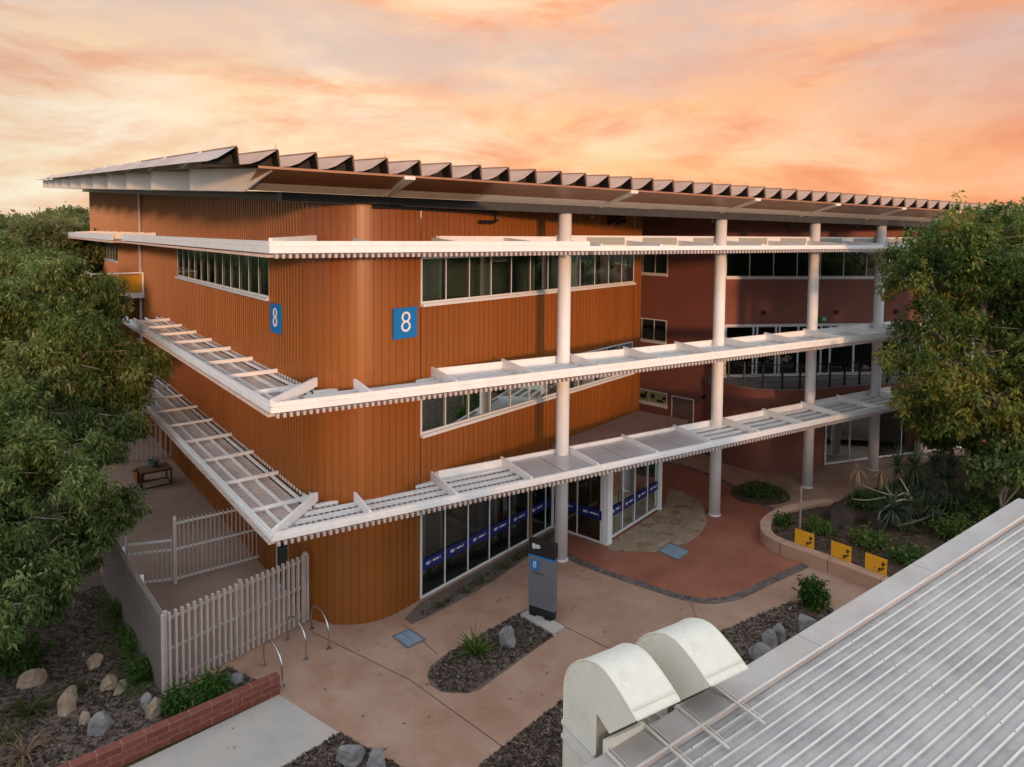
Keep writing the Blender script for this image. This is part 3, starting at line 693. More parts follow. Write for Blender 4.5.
# ------------------------------------------------------------------ roof
E0 = C - n * 0.30
def rp(t, q, dz=0.0):
    p = E0 + d * t + l * q; return Vector((p.x, p.y, zr(p) + dz))
Tn = 50; QL = 30.0
b = B(); b2 = B(); b3 = B()
apx = 0.40
for k in range(-1, Tn):
    a = 0.13 + 0.9 * k               # ridge position along the eave
    def section(q):
        return [rp(a - 0.83, q, 0.0), rp(a - 0.62, q, 0.03), rp(a - 0.40, q, 0.12), rp(a, q, apx), rp(a + 0.035, q, apx - 0.02), rp(a + 0.07, q, 0.0)]
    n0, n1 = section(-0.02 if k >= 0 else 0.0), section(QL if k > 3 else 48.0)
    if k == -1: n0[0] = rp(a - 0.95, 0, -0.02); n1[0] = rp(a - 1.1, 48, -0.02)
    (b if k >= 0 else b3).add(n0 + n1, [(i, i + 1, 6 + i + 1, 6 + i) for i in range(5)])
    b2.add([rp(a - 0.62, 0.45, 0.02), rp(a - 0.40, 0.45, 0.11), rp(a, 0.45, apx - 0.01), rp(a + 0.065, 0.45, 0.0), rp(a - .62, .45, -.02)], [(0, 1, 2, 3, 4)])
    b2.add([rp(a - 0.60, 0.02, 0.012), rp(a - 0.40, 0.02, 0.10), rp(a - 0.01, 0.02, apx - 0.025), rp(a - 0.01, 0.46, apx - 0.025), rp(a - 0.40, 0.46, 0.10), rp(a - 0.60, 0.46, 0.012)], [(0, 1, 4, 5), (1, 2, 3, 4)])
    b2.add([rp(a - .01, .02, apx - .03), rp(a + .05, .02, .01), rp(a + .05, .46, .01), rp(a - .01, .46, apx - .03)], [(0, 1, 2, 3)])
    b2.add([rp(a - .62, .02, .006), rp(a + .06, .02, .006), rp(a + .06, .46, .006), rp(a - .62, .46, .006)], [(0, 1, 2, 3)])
roof = b.build('roof', M['tooth'], bld, fix=False)
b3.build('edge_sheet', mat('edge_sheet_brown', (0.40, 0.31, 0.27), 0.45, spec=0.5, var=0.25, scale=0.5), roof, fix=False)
b2.build('tooth_end_shade', M['dark'], roof, fix=False)  # near-black lining of the open tooth ends, shade put into its colour
b = B()
for k in range(-1, Tn):
    a = 0.13 + 0.9 * k
    b.box(rp(a, -0.03, apx + 0.012), rp(a, 12, apx + 0.012), 0.05, 0.02)
    if k % 3 == 0: p = rp(a, 0.1, apx); b.tube([p, p + Vector((0, 0, 0.14))], 0.008, 4)
b.build('ridge_cap', M['tooth'], roof)
# eave strip, sloping soffit, cream band and beam
def strip(name, rows, m, t0=-0.3, t1=45.0, nseg=24, parent=roof):
    b = B(); k = len(rows)
    for i in range(nseg + 1):
        t = t0 + (t1 - t0) * i / nseg
        for o, dz in rows:
            p = E0 + d * t + n * o; b.v.append((p.x, p.y, zr(p) + dz))
    for i in range(nseg):
        for j in range(k - 1): b.f.append((i * k + j, (i + 1) * k + j, (i + 1) * k + j + 1, i * k + j + 1))
    return b.build(name, m, parent, fix=False)
strip('eave_edge', [(-0.02, -0.055), (-0.02, 0.0), (0.1, 0.004)], M['soffit'])
b = B(); strip('soffit', [(0.0, -0.06), (1.15, -0.37)], M['soffit'])
strip('cream_soffit', [(1.152, -0.372), (1.66, -0.555)], M['cream'])
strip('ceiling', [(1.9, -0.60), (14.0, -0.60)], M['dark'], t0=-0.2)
b = B()
for i in range(20):
    t0_, t1_ = 0.6 + i * 2.3, 0.6 + (i + 1) * 2.3
    p0 = E0 + d * t0_ + n * 1.9; p1 = E0 + d * t1_ + n * 1.9
    b.box(v3(p0, zr(p0) - 0.70), v3(p1, zr(p1) - 0.70), 0.50, 0.26)
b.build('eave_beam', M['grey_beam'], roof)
# left ceiling and beam along left wall head
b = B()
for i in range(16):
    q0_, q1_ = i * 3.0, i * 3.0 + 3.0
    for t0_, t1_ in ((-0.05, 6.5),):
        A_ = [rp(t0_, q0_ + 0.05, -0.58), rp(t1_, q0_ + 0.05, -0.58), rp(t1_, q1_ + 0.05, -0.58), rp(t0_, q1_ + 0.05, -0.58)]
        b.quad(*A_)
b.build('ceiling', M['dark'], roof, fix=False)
b = B()
for i in range(24):
    s_ = -2.0 * i
    p0 = P(s_) + NL * 0.12; p1 = P(s_ - 2.0) + NL * 0.12
    b.box(v3(p0, zr(p0) - 0.68), v3(p1, zr(p1) - 0.68), 0.14, 0.20)
pts = [P(LA * i / 10) + N(LA * i / 10) * 0.12 for i in range(11)]
for p0, p1 in zip(pts, pts[1:]): b.box(v3(p0, zr(p0) - 0.68), v3(p1, zr(p1) - 0.68), 0.14, 0.20)
b.build('eave_beam', M['grey_beam'], roof)
# white stepped fascia down the left edge
for k in range(11):
    q0_ = 4.2 * k; q1_ = q0_ + 4.25
    t0_, t1_ = (0.02, -0.80) if k == 0 else (0.55 - 0.02 * k, -0.95 - 0.05 * k)
    q = B()
    a0, a1 = rp(t0_, q0_ + (0.12 if k == 0 else 0.), 0), rp(t1_, q1_, 0)
    dz = Vector((0, 0, -0.60))
    if k == 0:
        am = a0 + (a1 - a0) * 0.30
        pts = [a0 + Vector((0, 0, -0.04)), a0 + Vector((0, 0, -0.10)), am + dz, a1 + dz, a1 + Vector((0, 0, -.02))]
    else: pts = [a0 + Vector((0, 0, -.02)), a0 + dz, a1 + dz, a1 + Vector((0, 0, -.02))]
    nv = (a1 - a0).cross(Vector((0, 0, 1))).normalized() * 0.05
    q.slab(pts, nv); q.build('fascia_panel', M['cream'], roof)
    if k:
        q = B(); s0_ = rp(-0.80, q0_ - 1.2, apx - 0.02); s1_ = rp(-0.92 - .05 * k, q0_ + 0.3, 0.02); q.box(s0_, s1_, 0.05, 0.07); q.build('strut', M['cream'], roof)
# tapered outriggers at the columns
for t in (-0.2 + 3.65, 3.65 + 7.4, 3.65 + 13.2, 3.65 + 17.9, 3.65 + 22.5, 3.65 + 27, 3.65 + 31.5):
    pi = E0 + d * t + n * 1.75; po = E0 + d * t - n * 0.05
    w = Vector((d.x, d.y, 0)) * 0.05; w2 = Vector((d.x, d.y, 0)) * 0.15
    q = B(); zi, zo = zr(pi) - 0.57, zr(po) - 0.02
    a = v3(pi, zi); o_ = v3(po, zo)
    q.add([a - w, a + w, a + w - Vector((0, 0, .06)), a - w - Vector((0, 0, .06)), o_ - w2, o_ + w2, o_ + w2 - Vector((0, 0, .09)), o_ - w2 - Vector((0, 0, .09))],
          [(0, 1, 2, 3), (7, 6, 5, 4), (0, 4, 5, 1), (1, 5, 6, 2), (2, 6, 7, 3), (3, 7, 4, 0)])
    q.build('outrigger', M['cream'], roof)
    q = B(); pj = E0 + d * (t - .1) + n * 1.98; q.tube([v3(pj, zr(pj) - 0.55), v3(pj, zr(pj) - .95), v3(pj + n * .3, zr(pj) - 1.0)], 0.04, 8); q.build('drain_pipe', M['black'], roof)
# dark service pipe under the eaves
p0 = P(SR(1.6)) + NR * 0.12; p1 = P(SR(6.3)) + NR * 0.12
q = B(); q.tube([v3(P(LA * .75) + N(LA * .75) * .1, 11.78), v3(p0, 11.78), v3(p1, 11.74), v3(p1 + r * .12, 11.68), v3(p1 + r * .12, 11.5), v3(p1 - r * .05, 11.42), v3(p1 - r * .7, 11.42)], 0.06, 8); q.build('service_pipe', M['black'], bld)
for bb_ in (14.6, 13.9):
    p1 = P(SR(bb_)) + NR * .12; q = B(); q.tube([v3(p1 - r * .5, 11.75), v3(p1, 11.72), v3(p1 + r * .1, 11.6), v3(p1 - r * .5, 11.5)], 0.07, 8); q.build('service_pipe', M['black'], bld)
# downpipe and yellow screened balcony on the left side
p0 = P(SL(25.6)) + NL * 0.12
q = B(); q.tube([v3(p0, 0.1), v3(p0, zr(p0) - .6)], 0.08, 10); q.build('downpipe', M['batten'], bld)
ba = P(SL(25.0)) + NL * 0.05; bc = ba + NL * 2.5; bd = bc + l * 4.0; be = ba + l * 4.0
q = B(); q.prism([ba, bc, bd, be], 7.35, 7.62); scb = q.build('balcony', M['cream'], bld)
def screen(a, c):
    q = B(); a = Vector(a); c = Vector(c); q.box(v3(a, 8.13), v3(c, 8.13), 0.03, 0.95); q.build('yellow_screen', M['ochre'], scb)
    q = B(); L = (c - a).length; kx = max(2, round(L / 1.3))
    for i in range(kx + 1):
        p = a + (c - a) * (i / kx); q.box(v3(p, 7.62), v3(p, 8.75), 0.06, 0.09, up=(NL.x, NL.y, 0))
    q.box(v3(a, 8.72), v3(c, 8.72), 0.12, 0.07); q.build('handrail', M['white'], scb)
screen(ba + NL * 0.06 + l * .04, bc + l * .04); screen(bc, bd)
q = B(); q.prism([ba + NL * 0.4 + l * 0.8, ba + NL * 2.4 + l * 0.8, ba + NL * 2.4 + l * 3, ba + NL * .4 + l * 3], 6.55, 6.72); q.build('awning', M['white'], bld)

# ------------------------------------------------------------------ signs on the wall
def digit(txt, size, loc, nrm, parent, m, name='digit', thick=0.006):
    fc = bpy.data.curves.new(name, 'FONT'); fc.body = txt; fc.size = size; fc.align_x = 'CENTER'; fc.align_y = 'CENTER'; fc.extrude = thick; fc.offset = -0.014 * size
    o = bpy.data.objects.new(name, fc); tmp = col.objects.link(o)
    nrm = Vector((nrm[0], nrm[1], 0)).normalized(); x = Vector((0, 0, 1)).cross(nrm)
    o.matrix_world = Matrix(((x.x, 0, nrm.x, loc[0]), (x.y, 0, nrm.y, loc[1]), (0, 1, 0, loc[2]), (0, 0, 0, 1)))
    dg = bpy.context.evaluated_depsgraph_get(); me = bpy.data.meshes.new_from_object(o.evaluated_get(dg)); mw = o.matrix_world.copy()
    bpy.data.objects.remove(o); me.transform(mw)
    if parent is not None: me.transform(Matrix.Translation(-parent.location))
    me.materials.clear(); me.materials.append(m)
    return link(bpy.data.objects.new(name, me), parent)
def wallsign(s, z, label):
    p = P(s) + N(s) * 0.05; t_ = Vector((-N(s).y, N(s).x))
    root = empty('building_sign', label, 'sign', (p.x, p.y, z), 'building number signs')
    q = MB(root.location); q.box(v3(p - t_ * 0.445, z), v3(p + t_ * 0.445, z), 0.05, 0.89, up=(0, 0, 1)); q.build('sign_panel', M['blue'], root)
    digit('8', 0.86, v3(p + N(s) * 0.034, z), N(s), root, M['signwhite'])
wallsign(SR(2.50), 8.47, 'square blue sign with white 8 on the bare rust wall left of the front windows')
wallsign(SL(4.05), 8.40, 'narrow-looking blue 8 sign below the end of the side window strip')
# exit sign
p = PB_ + uBC * 5.55 + nBC * 0.06
root = empty('exit_sign', 'small green exit sign with running figure on the maroon wall above balcony doors', 'sign', (p.x, p.y, 6.86))
q = MB(root.location); q.box(v3(p - uBC * .19, 6.86), v3(p + uBC * .19, 6.86), .06, .24); q.build('sign_panel', M['exitgreen'], root)
q = MB(root.location); pf = p + nBC * .035
for u0, w0, u1, w1 in ((-.02, .12, .06, .04), (-.06, .03, .08, .0), (.0, .0, -.08, -.12), (.03, .0, .1, -.12), (.16, .13, .16, -.13)):
    q.box(v3(pf + uBC * u0 * .6, 6.86 + w0 * .65), v3(pf + uBC * u1 * .6, 6.86 + w1 * .65), .035, .006, up=(nBC.x, nBC.y, 0))
q.build('figure', M['signwhite'], root)

# ------------------------------------------------------------------ foreground metal-roofed building
U = Vector((d.x, d.y, 0.11)); un = Vector((d.x, d.y, 0)); nr = Vector((-n.x, -n.y, 0)); no = -nr
Q0 = Vector((4.0924, 10.8244, 4.30))
FO = (4.0, 9.0, 0.0)
fgb = empty('metal_roofed_building', 'low foreground building with a weathered ribbed metal roof and wide grey flashing', 'building', FO)
def fp_(t, w, h=0.0): return Q0 + U * t + nr * w + Vector((0, 0, h))
TA, TB = -9.0, 8.45
b = MB(FO)
RW = 14.0
# flashing: outer fascia, flat top, inner drip
sec = [(0.05, -0.28), (0.0, -0.28), (0.0, 0.0), (0.475, 0.035), (0.48, 0.0), (0.485, -0.05)]
b.add([fp_(TA, w, h) for w, h in sec] + [fp_(TB, w, h) for w, h in sec], [(i, i + 1, 6 + i + 1, 6 + i) for i in range(5)])
fl = b.build('flashing', M['flashing'], fgb, fix=False)
b = MB(FO); b.box(fp_(TA, 0.478, 0.042), fp_(TB, 0.478, 0.042), 0.03, 0.02); b.build('flashing_edge', M['roofrib'], fl)
# joints in the flashing
for t in (-2.4, 0.9, 4.3):
    b = MB(FO); b.box(fp_(t, 0.01, 0.004), fp_(t, 0.47, 0.037), 0.05, 0.006); b.build('lap_joint', M['flashing'], fl)
# ribbed roof: trapezoidal ribs
pitch = 0.181; prof = []
w = 0.49
while w < RW:
    prof += [(w, -0.05), (w + pitch * 0.26, -0.047), (w + pitch * 0.32, -0.051), (w + pitch * 0.56, -0.05), (w + pitch * 0.72, -0.018), (w + pitch * 0.93, -0.018)]
    w += pitch
m_ = len(prof); b = MB(FO)
rows = [TA + (TB - TA) * i / 3 for i in range(4)]
for t in rows: b.v += [tuple(fp_(t, w_, h) - Vector(FO)) for w_, h in prof]
b.v = [(x + FO[0], y + FO[1], z + FO[2]) for x, y, z in b.v]
for i in range(3): b.f += [(i * m_ + k, i * m_ + k + 1, (i + 1) * m_ + k + 1, (i + 1) * m_ + k) for k in range(m_ - 1)]
b.build('roof_sheet', M['roofmetal'], fgb, fix=False)
b = MB(FO)
w = 0.49
while w < RW:
    b.quad(fp_(TA, w + pitch * 0.73, -0.016), fp_(TB, w + pitch * 0.73, -0.016), fp_(TB, w + pitch * 0.92, -0.016), fp_(TA, w + pitch * 0.92, -0.016)); w += pitch
b.build('roof_rib_crown', M['roofrib'], fgb, fix=False)
for t in (-2.2, 1.4, 5.0, 8.2):
    b = MB(FO); w = 0.49 + pitch * .82
    while w < RW:
        c_ = fp_(t + random.uniform(-.01, .01), w, -0.012); b.tube([c_ - Vector((0, 0, .008)), c_ + Vector((0, 0, .005))], 0.008, 6); w += pitch
    b.build('screw_row', M['grey_beam'], fgb)
b = MB(FO); b.slab([fp_(TB, 0, -.28), fp_(TB, 0, 0.0), fp_(TB, 0.475, .035), fp_(TB, RW, 0.03), fp_(TB, RW, -.28)], (un.x * .12, un.y * .12, 0)); b.build('ridge_cap', M['flashing'], fgb)
b = MB(FO); pts = [fp_(TA, 0.12), fp_(TB, 0.12), fp_(TB, RW), fp_(TA, RW)]
b.add([(p.x, p.y, 0) for p in pts] + [(p.x, p.y, p.z - 0.12) for p in pts], [(i, (i + 1) % 4, 4 + (i + 1) % 4, 4 + i) for i in range(4)])
b.build('wall', M['cream'], fgb)
# litter on the roof: one dark strip
b = MB(FO); p = fp_(2.72, 2.33, 0.003); b.box(p, p + U * 0.42, 0.05, 0.02); tag(b.build('dark_strip', M['black']), 'short dark strip of rubber lying across the ribs of the metal roof', 'strip')

# ventilation cowls
Qc = Vector((1.2187, 9.0976, 3.9312)); kk_ = 1.172
_po = [(0.81, 0.30), (0.795, 0.45), (0.74, 0.60), (0.64, 0.735), (0.52, 0.845), (0.37, 0.94), (0.20, 1.005), (0.05, 1.02), (-0.10, 0.99), (-0.24, 0.935), (-0.38, 0.87), (-0.47, 0.82), (-0.56, 0.77)]
prof_out = [(0.81, -2.2)] + smooth_poly(_po, 3, closed=False)
prof_in = [(-0.10, 0.315), (0.145, 0.41), (0.145, -2.2)]
def cowl(off, label):
    base = Qc + un * off
    root = empty('vent_cowl', label, 'vent cowl', tuple(base), 'vent cowls on the metal roof edge')
    def cp(p, z, u): return base + un * u + no * (p * kk_ - 0.0) + Vector((0, 0, z * kk_))
    W_ = 0.76; RO = tuple(root.location)
    poly = prof_out + prof_in; k = len(poly)
    b = MB(RO)
    # side cheeks and skin (mouth left open)
    A = [cp(p, z, 0.12) for p, z in poly]; Bv = [cp(p, z, 0.12 + W_) for p, z in poly]
    fs = []
    for i in range(k - 1):
        if i == len(prof_out) - 1: continue
        fs.append((i, i + 1, k + i + 1, k + i))
    notch = len(prof_out) + 1
    b.add(A + Bv, fs)
    # cheeks triangulated as strips: duct part and hood part
    for S, o in ((A, 0), (Bv, 1)):
        cen = cp(0.145, 0.41, 0.12 + W_ * o)
        for i in range(1, len(prof_out) - 1): b.add([cen, S[i], S[i + 1]], [(0, 1, 2)])
        b.add([cen, S[len(prof_out) - 1], S[len(prof_out)]], [(0, 1, 2)])
        b.add([cen, S[-1], S[0], S[1]], [(0, 1, 2, 3)])
    hood = b.build('hood', M['cowl'], root, fix=True)
    for f in hood.data.polygons: f.use_smooth = len(f.vertices) == 4 and abs(f.normal.dot(un)) < 0.3
    # folded seams at the cheek edges and mouth lip
    for o in (0.12, 0.12 + W_):
        s_ = MB(RO); s_.tube([cp(p, z, o) for p, z in prof_out], 0.012, 6); s_.build('seam', M['cowl'], hood)
    s_ = MB(RO)
    for i in range(len(prof_out) - 2, len(prof_out) - 1):
        a0, a1 = cp(-0.475, 0.83, 0.125), cp(-0.475, 0.83, 0.115 + W_)
        s_.box(a0, a1, 0.02, 0.012)
    s_.box(cp(-0.56, 0.77, 0.12), cp(-0.56, 0.77, 0.12 + W_), 0.02, 0.02); s_.build('mouth_lip', M['cowl'], hood)
    s_ = MB(RO)
    for o in (0.105, 0.135 + W_):
        for p, z in prof_out[1::3]: c0 = cp(p * .93, z * .95, o); s_.tube([c0 - un * .012, c0 + un * .012], 0.009, 6)
    s_.build('rivet_row', M['roofrib'], hood)
    # dark throat inside the mouth
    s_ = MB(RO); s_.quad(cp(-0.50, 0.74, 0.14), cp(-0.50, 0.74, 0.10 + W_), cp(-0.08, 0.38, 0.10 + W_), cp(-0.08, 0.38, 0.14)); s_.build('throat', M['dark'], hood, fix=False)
    # clamping straps round the duct
    for zc in (-0.12, -0.30):
        s_ = MB(RO)
        for (p0, u0), (p1, u1) in zip([(0.15, 0.10), (0.83, 0.10), (0.83, 0.14 + W_)], [(0.83, 0.10), (0.83, 0.14 + W_), (0.15, 0.14 + W_)]):
            s_.box(cp(p0, zc, u0), cp(p1, zc, u1), 0.025, 0.05)
        s_.build('strap', M['roofrib'], root)
    # upstand on the roof edge and stays running over the flashing
    s_ = MB(RO); s_.box(cp(0.02, 0.02, 0.14), cp(0.02, 0.02, 0.10 + W_), 0.05, 0.30); s_.build('upstand', M['cowl'], root)
    for u0 in (0.14, 0.10 + W_):
        s_ = MB(RO); p_ = base + un * u0; dz = 0.11 * u0 + 0.11 * off
        z_ = Vector((0, 0, dz + 0.05))
        s_.box(p_ - no * 0.0 + z_, p_ + nr * 0.98 + z_, 0.03, 0.03); s_.box(p_ + nr * .0 + z_ + un * .07, p_ + nr * .9 + z_ + un * .07, 0.012, 0.012); s_.build('stay_bar', M['roofrib'], root)
cowl(0.0, 'cream curved vent cowl nearest the bottom edge, its straps wrapped round the duct')
cowl(1.34, 'cream curved vent cowl further along the roof edge beside the long flashing')

# ------------------------------------------------------------------ fences
def battens(b, a, c, h0, h1, pitch, w, t):
    a = Vector(a); c = Vector(c); L = (c - a).length; dv = (c - a) / L; k = int(L / pitch)
    for i in range(k + 1):
        p = a + dv * (i * L / k); b.box(v3(p, h0), v3(p, h1), w, t, up=(-dv.y, dv.x, 0), side=(dv.x, dv.y, 0))
def fence_part(root, a, c, h0, h1, pitch, w, t, m, rails, posts, pm, ph=None, rail_off=0.06):
    off = tuple(root.location); a = Vector(a); c = Vector(c); dv = (c - a).normalized(); nn_ = Vector((-dv.y, dv.x))
    q = MB(off); battens(q, a, c, h0, h1, pitch, w, t); q.build('batten_panel', m, root)
    q = MB(off)
    for z in rails: q.box(v3(a + nn_ * rail_off, z), v3(c + nn_ * rail_off, z), 0.05, 0.06)
    q.build('rail', pm, root)
    for f in posts:
        p = a + (c - a) * f + nn_ * rail_off; q = MB(off); q.box(v3(p, 0), v3(p, ph or h1 + .04), 0.08, 0.08, up=(nn_.x, nn_.y, 0)); q.build('post', pm, root)
FA = (-8.2, 15.9); FB = (-5.72, 19.08); FC = (-12.6, 21.0)
root = empty('batten_fence', 'taupe batten fence of upright slats beside the bike hoops, facing the forecourt', 'fence', (-8.2, 15.9, 0))
fence_part(root, FA, FB, 0.06, 1.98, 0.15, 0.05, 0.09, M['batten'], (0.25, 1.05, 1.80), (0.02, 0.5, 0.99), M['batten'])
root = empty('batten_fence', 'close-slatted taupe fence panel, darkened for shade, along the mulch bed under the left tree', 'fence', (-8.3, 15.98, 0))
fence_part(root, FC, (-8.27, 15.98), 0.06, 1.95, 0.062, 0.035, 0.11, M['batten_shaded'], (0.25, 1.05, 1.80), (0.0, 0.33, 0.66, 1.0), M['frame'], rail_off=0.09)
root = empty('picket_fence', 'tall pale metal picket screen with two posts between the gate and the rust wall', 'fence', (-10.5, 21.1, 0))
fence_part(root, (-10.45, 21.1), (-8.35, 22.65), 0.12, 2.05, 0.13, 0.03, 0.03, M['batten'], (0.16, 1.1, 1.92), (0.0, 1.0), M['frame'], ph=2.15, rail_off=0.03)
root = empty('gate', 'low pale picket gate between two white posts on the terrace', 'gate', (-10.5, 21.1, 0))
fence_part(root, (-11.72, 20.72), (-10.55, 21.08), 0.12, 1.38, 0.13, 0.03, 0.03, M['batten'], (0.16, 1.1, 1.40), (), M['frame'], rail_off=0.03)
root = empty('picket_fence', 'short pale picket panel joining the gate to the dark batten fence', 'fence', (-12.4, 20.9, 0))
fence_part(root, (-12.45, 20.85), (-11.82, 20.70), 0.12, 2.0, 0.13, 0.03, 0.03, M['batten'], (0.16, 1.1, 1.90), (1.0,), M['frame'], ph=2.15, rail_off=0.03)
root = empty('picket_fence', 'distant taupe picket fence at the far end of the terrace behind the table', 'fence', (-17.8, 32, 0))
fence_part(root, (-20.8, 31.0), (-15.9, 33.2), 0.1, 1.85, 0.2, 0.06, 0.05, M['batten'], (0.2, 1.7), (0, .4, .8), M['batten'])
# brick edging wall
root = empty('brick_wall', 'low red block wall between the mulch bed and the grey concrete path', 'wall', (-5.5, 16.0, 0))
a = Vector((-5.47, 16.02)); c = Vector((-11.1, 10.9)); dv = (c - a).normalized(); nn_ = Vector((dv.y, -dv.x)); nn_ = nn_ if nn_.x < 0 else -nn_
L = (c - a).length; H_ = 0.46; T_ = 0.2
me = bpy.data.meshes.new('blockwork'); bm = bmesh.new(); uvl = bm.loops.layers.uv.new('UVMap')
def face(ps, uvs):
    f = bm.faces.new([bm.verts.new(p - Vector(root.location)) for p in ps])
    for lp, uv in zip(f.loops, uvs): lp[uvl].uv = uv
aw = a + nn_ * T_; cw_ = c + nn_ * T_
face([v3(a, 0), v3(c, 0), v3(c, H_), v3(a, H_)], [(0, 0), (L, 0), (L, H_), (0, H_)])
face([v3(aw, 0), v3(cw_, 0), v3(cw_, H_), v3(aw, H_)], [(0, 0), (L, 0), (L, H_), (0, H_)])
face([v3(a, 0), v3(aw, 0), v3(aw, H_), v3(a, H_)], [(0, 0), (T_, 0), (T_, H_), (0, H_)])
face([v3(a, H_), v3(c, H_), v3(cw_, H_), v3(aw, H_)], [(0, 0.005), (L, 0.005), (L, 0.145), (0, 0.145)])
bmesh.ops.recalc_face_normals(bm, faces=bm.faces); bm.to_mesh(me); bm.free(); me.materials.append(M['brick'])
link(bpy.data.objects.new('blockwork', me), root)

# bike hoops
for i, (a, c, lab) in enumerate((((-6.25, 17.1), (-5.5, 16.28), 'bike hoop nearest the end of the red block wall'),
                               ((-6.0, 18.2), (-5.25, 17.35), 'middle steel bike hoop of the row of three'),
                               ((-5.5, 18.72), (-4.78, 17.82), 'bike hoop closest to the curved rust wall'))):
    a = Vector(a); c = Vector(c); L = (c - a).length; dv = (c - a) / L; rr = L / 2; mid = (a + c) / 2
    root = empty('bike_hoop', lab, 'bike rack', (mid.x, mid.y, 0), 'steel bike hoops on the forecourt')
    pts = [v3(a, 0), v3(a, 0.42)] + [v3(mid - dv * (rr * math.cos(t)), 0.42 + 0.42 * math.sin(t)) for t in [math.pi * k / 14 for k in range(1, 14)]] + [v3(c, 0.42), v3(c, 0)]
    q = MB(root.location); q.tube(pts, 0.024, 10); q.build('hoop', M['steel'], root, smooth=True)
    for p in (a, c): q = MB(root.location); q.prism(ring(p, 0.07, 12), 0.0, 0.012); q.build('base_plate', M['steel'], root)

# pylon sign
pa = Vector((0.56, 19.50)); pc = Vector((1.27, 19.07)); pd = (pc - pa).normalized(); pn = Vector((pd.y, -pd.x)); pm_ = (pa + pc) / 2 - pn * 0.10
root = empty('pylon_sign', 'tall grey pylon sign with black top and a blue number tile, on the mulch bed', 'sign', (pm_.x, pm_.y, 0)); RO = tuple(root.location)
def pbox(name, z0, z1, w, t, m, par=root):
    q = MB(RO); q.box(v3(pm_, z0), v3(pm_, z1), w, t, up=(pn.x, pn.y, 0), side=(pd.x, pd.y, 0)); return q.build(name, m, par)
WP = (pc - pa).length
pbox('body', 0.33, 1.80, WP, 0.20, M['pylongrey']); hd = pbox('header', 1.845, 2.26, WP + 0.01, 0.21, M['black']); pbox('stripe', 1.80, 1.845, WP + 0.012, 0.212, M['blue'])
pbox('plinth', 0.085, 0.33, WP - 0.03, 0.17, M['black'])
for s_ in (-1, 1):
    q = MB(RO); p = pm_ + pd * (s_ * 0.24); q.box(v3(p - pn * .16, 0.10), v3(p + pn * .16, 0.10), 0.22, 0.03); q.build('foot_plate', M['black'], root)
pf = pm_ + pn * 0.104
q = MB(RO); p = pf - pd * (WP / 2 - 0.20); q.box(v3(p, 1.42), v3(p, 1.71), 0.28, 0.012, up=(pn.x, pn.y, 0), side=(pd.x, pd.y, 0)); tl = q.build('number_tile', M['blue'], root)
digit('8', 0.27, v3(p + pn * 0.010, 1.565), pn, root, M['signwhite'], thick=0.002)
digit('Building 8', 0.085, v3(pf - pd * 0.10 + pn * .003, 1.34), pn, root, M['black'], name='lettering', thick=0.001)
q = MB(RO)
pk = pf - pd * (WP / 2 - 0.12) + pn * .003
for x0, x1, z0, z1 in ((0, .03, 2.04, 2.18), (.04, .07, 2.02, 2.18), (.08, .10, 2.05, 2.18), (.12, .24, 2.14, 2.165), (.12, .27, 2.10, 2.125), (.12, .22, 2.06, 2.085)):
    q.box(v3(pk + pd * (x0 + x1) / 2, z0), v3(pk + pd * (x0 + x1) / 2, z1), x1 - x0, 0.004, up=(pn.x, pn.y, 0), side=(pd.x, pd.y, 0))
q.build('emblem', M['signwhite'], hd)
pad = [(0.33, 19.42), (0.66, 19.78), (1.58, 18.80), (1.24, 18.47)]
q = MB((0.9, 19.1, 0)); q.prism(pad, 0.0, 0.085); tag(q.build('concrete_pad', M['greyslab']), kind='structure').location = (0.9, 19.1, 0)
# timber post beside the entry
q = MB((0.72, 23.4, 0)); q.tube([(0.72, 23.4, 0), (0.72, 23.4, 2.2)], [0.06, 0.05], 10)
o = q.build('timber_post', M['postwood']); o.location = (0.72, 23.4, 0); tag(o, 'thin brown timber post beside the storefront garden strip', 'post')

# pit lids
for cpts, lab in (([(-3.17, 18.38), (-2.76, 18.72), (-2.28, 18.25), (-2.69, 17.88)], 'blue-grey pit lid on tan paving near the curved rust wall'),
                  ([(5.2, 23.62), (5.74, 24.25), (6.3, 23.6), (5.74, 22.95)], 'blue-grey pit lid on the red entry paving beside the stone apron'),
                  ([(10.9, 27.04), (11.72, 27.66), (12.12, 27.16), (11.27, 26.56)], 'blue-grey pit lid behind the curved planter wall')):
    cx = sum(p[0] for p in cpts) / 4; cy = sum(p[1] for p in cpts) / 4
    root = empty('pit_lid', lab, 'pit lid', (cx, cy, 0), 'pit lids set in the paving')
    q = MB((cx, cy, 0)); q.prism(cpts, 0.0, 0.022); q.build('lid', M['pitlid'], root)
    q = MB((cx, cy, 0))
    for i in range(4):
        a = Vector(cpts[i]); c = Vector(cpts[(i + 1) % 4]); q.box(v3(a, 0.016), v3(c, 0.016), 0.05, 0.03)
    a, b_, c, d_ = [Vector(p) for p in cpts]
    q.box(v3((a + b_) / 2, 0.016), v3((c + d_) / 2, 0.016), 0.02, 0.02)
    q.build('lid_frame', M['pylongrey'], root)

